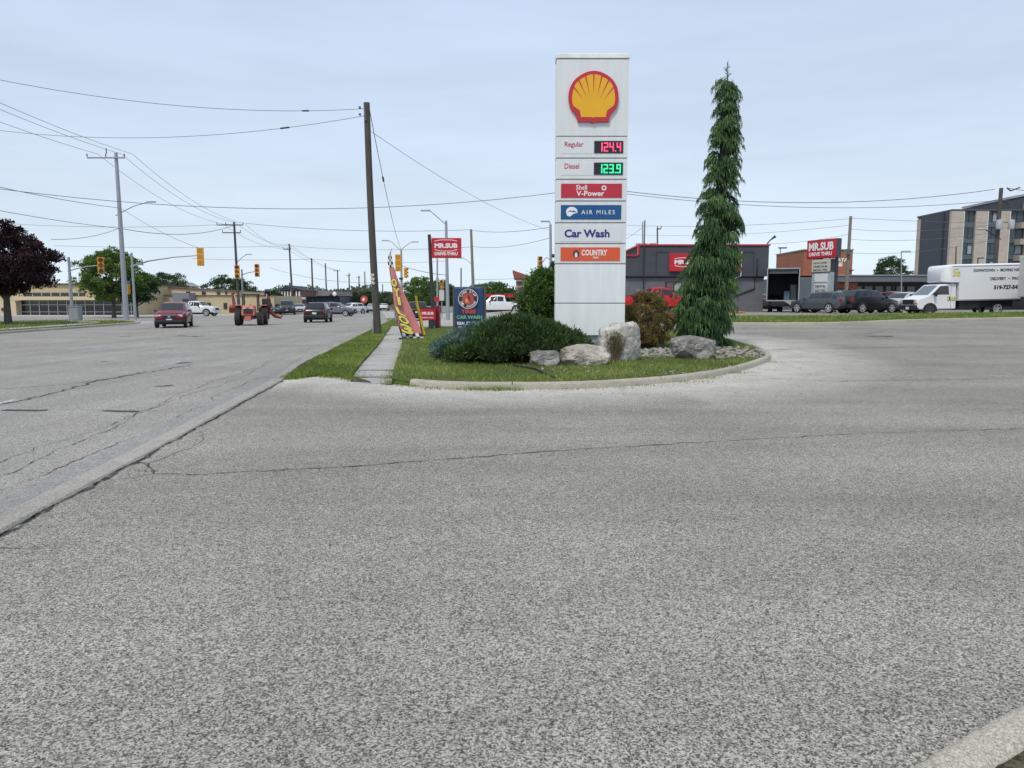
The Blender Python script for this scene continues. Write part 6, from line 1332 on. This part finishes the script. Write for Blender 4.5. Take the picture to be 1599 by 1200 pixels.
# poles in the middle
d1 = upole('street_lamp', 'twin armed street lamp right behind the tip of the pink feather flag', 627.5, 82, 626.5, 391, .15, .10, STEEL, cat='street lamp'); Q = Loc(d1, 82); lamp_arm(d1, Q, [(626.5, 391), (620, 385), (613, 378), (607, 376)]); lamp_arm(d1, Q, [(626.5, 391), (633, 386), (640, 380), (646, 378)])
MB().tube([(Q.x(627), -.1, Q.z(434)), (Q.x(627), -.1, Q.z(437))], .22, 8).build('junction_box', SDK, d1)
signal(621.8, 397.5, 424, 60, 'large yellow traffic signal just right of the tip of the pink flag', 0, back=True); signal(633.8, 418.5, 434.5, 80, 'small yellow traffic signal turned aside beside the twin street lamp', 1.1)
s4 = upole('signal_pole', 'slim signal pole partly hidden by the pink flag', 618, 62, 616, 440, .11, .09, STEEL, cat='signal pole'); Q = Loc(s4, 62); MB().tube([(Q.x(616), 0, Q.z(441)), (Q.x(618.5), 0, Q.z(430)), (Q.x(621.5), -1.5, Q.z(423))], .05, 6).build('mast_arm', STEEL, s4, smooth=60)
d2 = upole('street_lamp', 'grey street lamp behind the red drive thru board, its arm reaching left', 699.5, 60, 696.5, 345, .16, .10, STEEL, cat='street lamp'); Q = Loc(d2, 60); lamp_arm(d2, Q, [(696.5, 350), (685, 340), (674, 330), (671, 329)])
s5 = upole('signal_pole', 'slim grey pole between the black sign pole and the grey street lamp', 683, 84, 682.8, 404, .11, .09, STEEL, cat='signal pole')
signal(689.5, 437.5, 453, 72, 'yellow signal above a white box beside the grey street lamp pole', 0); t = bld('road_sign', 'pale road sign below the yellow signal beside the street lamp pole', 'sign', 71, 690); Q = Loc(t, 71); Q.box('board', 686, 694, 453.5, 470, -.2, -.14, M('sign_offwhite', (.50, .52, .46), .6)); MB().tube([(Q.x(690), -.10, -.1), (Q.x(690), -.10, Q.z(445))], .05, 6).build('post', STEEL, t)
m = None
t = bld('red_side_sign', 'small dark red board seen between the black pole and the road sign', 'sign', 64, 679); Q = Loc(t, 64); Q.box('board', 673.5, 686, 464, 471.5, -.1, .1, SREDM); MB().bbox(Q.x(679), Q.x(680), -.05, .05, -.1, Q.z(471.6)).build('post', SDK, t)
p1 = upole('wooden_utility_pole', 'plain wooden pole right above the blue banner sign', 740.5, 88, 735.5, 358.5, .20, .14, WOODL); Q = Loc(p1, 88); lamp_arm(p1, Q, [(737, 413), (729, 406), (722, 403)], mat=STEEL)
upole('wooden_utility_pole', 'short dark pole left of the plain wooden pole above the blue banner', 720, 110, 720, 419, .12, .09, WOOD)
p2 = upole('street_lamp', 'grey street lamp pole close to the left side of the price sign', 861, 62, 859.5, 351, .15, .10, STEEL, cat='street lamp'); Q = Loc(p2, 62); lamp_arm(p2, Q, [(859.5, 352), (858, 348), (855.5, 346)]); MB().tube([(Q.x(860), 0, Q.z(407)), (Q.x(853), 0, Q.z(402)), (Q.x(846), 0, Q.z(411))], .045, 6).build('mast_arm', STEEL, p2, smooth=60); MB().sphere((Q.x(863.5), -.1, Q.z(400)), .16, 8, 6).build('camera_dome', SDK, p2, smooth=80)
signal(843.3, 400.5, 422, 61.8, 'yellow traffic signal bracketed to the lamp pole left of the price sign', .15, M('signal_yellow_pale', (.62, .42, .14), .5))
hid = upole('wooden_utility_pole', 'wooden utility pole standing right behind the price sign', 925, 50, 925, 291, .18, .13, WOOD)
# poles on the right
upole('service_pole', 'thin pole rising behind the roof of the grey sandwich shop, left one', 1004, 78, 1003.7, 347, .07, .05, WOOD, group='thin poles behind the sandwich shop'); upole('service_pole', 'thin pole with a tiny crossarm behind the sandwich shop roof', 1027, 85, 1026.5, 356, .10, .08, WOOD, arms=((358, 1024, 1029.5, 2),), group='thin poles behind the sandwich shop')
t = upole('street_lamp', 'double headed car park lamp above the open box truck', 1218.5, 85, 1218.5, 388, .07, .06, STEEL, cat='street lamp'); Q = Loc(t, 85); MB().bbox(Q.x(1212.5), Q.x(1225), -.15, .15, Q.z(388.4), Q.z(386.6)).build('lamp_head', SDK, t)
p3 = upole('wooden_utility_pole', 'leaning wooden pole in front of the square orange tower', 1319.5, 66, 1328.5, 338, .17, .12, WOODL); Q = Loc(p3, 66)
MB().box((Q.x(1318), -.25, Q.z(394)), (.4, .3, .5)).build('switch_box', INSU, p3, bevel=.03)
p4 = upole('wooden_utility_pole', 'wooden utility pole carrying two grey transformers above the moving truck', 1548, 56, 1563.5, 294, .17, .13, WOOD, arms=()); Q = Loc(p4, 56)
MB().tube([(Q.x(1563), -.2, Q.z(299)), (Q.x(1553), -.5, Q.z(295.5))], .05, 6).build('crossarm', WOOD, p4); MB().tube([(Q.x(1563), -.2, Q.z(299)), (Q.x(1573), -.5, Q.z(294.5))], .05, 6).build('crossarm', WOOD, p4)
MB().tube([(Q.x(1561), -.2, Q.z(318)), (Q.x(1553), -.3, Q.z(314))], .06, 6).build('crossarm', WOOD, p4)
for px in (1547.5, 1565.5):
    tr = MB().tube([(Q.x(px), -.35, Q.z(359)), (Q.x(px), -.35, Q.z(357.5)), (Q.x(px), -.35, Q.z(346)), (Q.x(px), -.35, Q.z(344.5))], [.20, .22, .22, .18], 12).build('transformer', LAMPG, p4, smooth=40); MB().tube([(Q.x(px), -.35, Q.z(344.6)), (Q.x(px), -.35, Q.z(340))], [.06, .03], 6).build('bushing', INSU, tr)
MB().tube([(Q.x(1547), -.32, Q.z(348)), (Q.x(1567), -.32, Q.z(348))], .03, 5).build('bracket', INSU, p4)
lamp_arm(p4, Q, [(1556, 374), (1545, 368), (1530, 358)], mat=SDK); 
t = upole('street_lamp', 'small car park lamp in front of the plaza shopfronts', 1407.5, 74, 1407.5, 393, .06, .05, STEEL, cat='street lamp'); Q = Loc(t, 74); MB().bbox(Q.x(1404), Q.x(1417), -.12, .12, Q.z(394), Q.z(392)).build('lamp_head', LAMPG, t)
t = upole('street_lamp', 'dark car park lamp with a flat head rising above the moving truck', 1525.5, 70, 1527, 404, .07, .05, SDK, cat='street lamp'); Q = Loc(t, 70); MB().bbox(Q.x(1523), Q.x(1531.5), -.12, .12, Q.z(404), Q.z(402.6)).build('lamp_head', SDK, t)
upole('flag_stick', 'thin pole in front of the beige pier of the apartment block', 1490.5, 72, 1493, 385, .06, .05, SDK)
# ================================================================== WIRES
WIRE = M('wire_dark', (.03, .032, .036), .6); WIREG = M('wire_grey', (.15, .16, .175), .6)
def wire(a, b, sag, r, label, group=None, mat=None, n=18, splice=None):
    a, b = Vector(a), Vector(b); pts = [a.lerp(b, i/n)-Vector((0, 0, sag*4*(i/n)*(1-i/n))) for i in range(n+1)]
    o = MB().tube(pts, r, 5).build('power_line', mat or WIRE, smooth=80); tag(o, label, 'power line', group)
    if splice: MB().tube([pts[splice], pts[splice].lerp(pts[splice+1], .35)], r*3.2, 6).build('splice', WIRE, o)
    return o
wire(P(570, 170, LY), P(-60, 113, 28), .55, .011, 'upper wire running left from the top of the leaning pole', splice=3, mat=WIREG)
wire(P(570, 181, LY), P(-60, 196, 40), .8, .012, 'lower wire running left from the top of the leaning pole', splice=3, mat=WIREG)
wire(P(577, 172, LY), P(627, 392, 81.7), .8, .018, 'cable falling steeply right from the leaning pole towards the twin street lamp', mat=WIREG, splice=4)
wire(P(580, 206, LY), P(859, 360, 61.8), .5, .011, 'thin wire from the leaning pole to the lamp pole beside the price sign', mat=WIREG)
A = [P(153, 241, 65.8), P(190, 241, 65.8), P(207, 241, 65.8)]; C_ = [P(348, 350, 95.7), P(368, 348, 95.7), P(383, 350, 95.7)]; D_ = [P(447, 388, 124.7), P(452, 382, 124.7), P(456, 388, 124.7)]
E_ = [P(525, 423, 169.8), P(527, 422, 169.8), P(530, 423, 169.8)]
g_ = 'overhead power lines following the left side of the road'; back = Vector(R(-27, 6)); 
for i in range(3):
    st = A[i]+(Vector((A[i].x, A[i].y, 0))*0); dirv = (A[i]-C_[i]); 
    prev = Vector((A[i].x+.117*60, A[i].y-60, A[i].z+.6)); lb = 'power line overhead at the upper left leading to the tall steel pole'
    wire(prev, A[i], 1.3, .017, lb, g_, WIREG); wire(A[i], C_[i], 1.0, .017, 'power line from the tall steel pole to the dark wooden signal pole', g_, WIREG); wire(C_[i], D_[i], .9, .018, 'power line from the wooden signal pole to the thin pole by the restaurant', g_, WIREG); wire(D_[i], E_[i], .6, .02, 'power line running on past the showroom', g_, WIREG)
wire(P(186, 325, 66), Vector((P(186, 325, 66).x+.117*60, 6, P(186, 325, 66).z)), 1.2, .022, 'thick cable reaching the middle of the tall steel pole from the left', mat=WIREG)
wire(P(188, 357, 66), Vector((P(188, 357, 66).x+3, 20, P(188, 357, 66).z+.3)), .7, .02, 'cable reaching the tall steel pole below its lamp arm from the left', mat=WIREG)
wire(P(188, 325, 66), P(312, 388, 67.7), .3, .016, 'wire from the tall steel pole down to the high traffic signal', mat=WIREG)
wire(P(188, 357, 66), P(366, 352, 95.7), .8, .03, 'bundled cable from the steel pole to the wooden signal pole', mat=WIREG)
wire(P(80, 374, 55), P(188, 356, 66), .3, .02, 'short cable rising from the purple tree to the steel pole', mat=WIREG)
wire(P(-60, 287, 46), hid.location+Vector((0, -.2, P(925, 294, 50).z-hid.location.z)), 1.45, .02, 'long thick wire crossing the road in front of the poles, upper one', mat=WIREG); 
wire(P(925, 292, 50), P(1553, 296, 55.6), 1.0, .02, 'upper wire spanning from behind the price sign to the transformer pole', 'wires crossing the sky on the right'); wire(P(925, 296, 50), P(1560, 313, 55.7), .85, .016, 'lower wire spanning from behind the price sign to the transformer pole', 'wires crossing the sky on the right'); wire(P(1573, 294, 55.6), P(1700, 300, 60), .2, .02, 'wire leaving the transformer pole towards the right edge')
gg = 'wires strung across the junction'
for a, b, sag, r, lab in ((P(384, 349, 95.7), P(736, 359, 88), .5, .026, 'wire from the wooden signal pole to the pole above the banner'), (P(736, 360, 88), P(859, 355, 62), .3, .022, 'wire from the pole above the banner to the lamp pole at the price sign'), (P(737, 385, 88), P(858, 372, 62), .4, .02, 'slack cable below it to the lamp pole at the price sign'), (P(20, 350, 100), P(366, 350, 95.7), .4, .022, 'level wire reaching the wooden signal pole from the left'), (P(85, 384, 110), P(452, 384, 124.7), .3, .024, 'second level wire reaching the thin pole by the restaurant'), (P(452, 384, 124.7), P(736, 386, 88), .5, .022, 'wire passing behind the leaning wooden pole'), (P(300, 404, 130), P(487, 405, 128), .2, .028, 'low level wire reaching the bare pole by the showroom'), (P(487, 405, 128), P(700, 408, 110), .4, .024, 'low level wire passing above the pink flag'), (P(627, 415, 82), P(698, 430, 60), .15, .028, 'slack cable from the twin street lamp to the grey street lamp'), (P(420, 418, 100), P(627, 440, 82), .8, .02, 'slack wire from the orange signal to the twin street lamp'), (P(737, 437, 88), P(860, 432, 100), .1, .02, 'low wire between the banner and the rust red roof')):
    wire(a, b, sag, r, lab, gg, WIREG)
gr = 'wires crossing the sky on the right'
for a, b, sag, r, lab in ((P(925, 349, 90), P(1327, 342, 66), .5, .016, 'wire from behind the price sign to the leaning pole at the orange tower'), (P(925, 362, 95), P(1327, 352, 66), .7, .014, 'wire just below it to the leaning pole at the orange tower'), (P(1328, 341, 66), P(1720, 346, 90), .3, .016, 'wire running right from the top of the leaning pole'), (P(1327, 358, 66), P(1545, 352, 56), .3, .014, 'wire from the leaning pole to the transformers'), (P(1325, 374, 66), P(1547, 364, 56), .3, .014, 'lower wire from the leaning pole past the apartment block'), (P(1197, 381, 75), P(1326, 366, 66), .2, .014, 'wire from the shop roof up to the leaning pole'), (P(1210, 397, 80), P(1325, 394, 66), .15, .014, 'wire reaching the switch box of the leaning pole'), (P(1324, 395, 66), P(1546, 376, 56), .4, .014, 'lowest wire from the leaning pole past the apartment block'), (P(955, 386, 90), P(1003, 356, 78), .1, .016, 'short wire rising to the thin pole behind the sandwich shop')):
    wire(a, b, sag, r, lab, gr, WIREG)
# parking blocks and small things on the right
for i, (px, py) in enumerate(((1415, 489.5),)):
    g = G(px, py); t = MB().box((0, 0, .09), (1.7, .22, .2), taper=.93).build('parking_block', CONC, bevel=.02, loc=(g.x, g.y-1.2, h(g.x, g.y-1.2))); tag(t, 'concrete block in front of the bumper of the moving truck', 'kerb block')
v = B(1150, 52); o = MB().tube([(-.5, 0, .06), (0, .1, .07), (.6, 0, .06)], [.07, .1, .06], 6).build('hose_piece', M('orange_hose', (.50, .14, .02), .6), loc=tuple(v)); tag(o, 'small orange thing lying on the ground beside the weeping spruce', 'debris')  # short piece of orange hose on the lot
# litter and loose gravel near the kerb
m = MB(); rng = random.Random(21)
for i in range(700):
    x = rng.uniform(-4.5, 9); y = rng.uniform(12.2, 19.5)
    if dust(x, y) < rng.random()*.8 or inside((x, y), ISL): continue
    s = rng.uniform(.005, .014); m.sphere((x, y, h(x, y)+s*.4), (s, s, s*.7), 5, 3)
o = m.build('loose_gravel', STONE); tag(o, 'loose pale gravel scattered along the island kerb', 'gravel', kind='stuff')
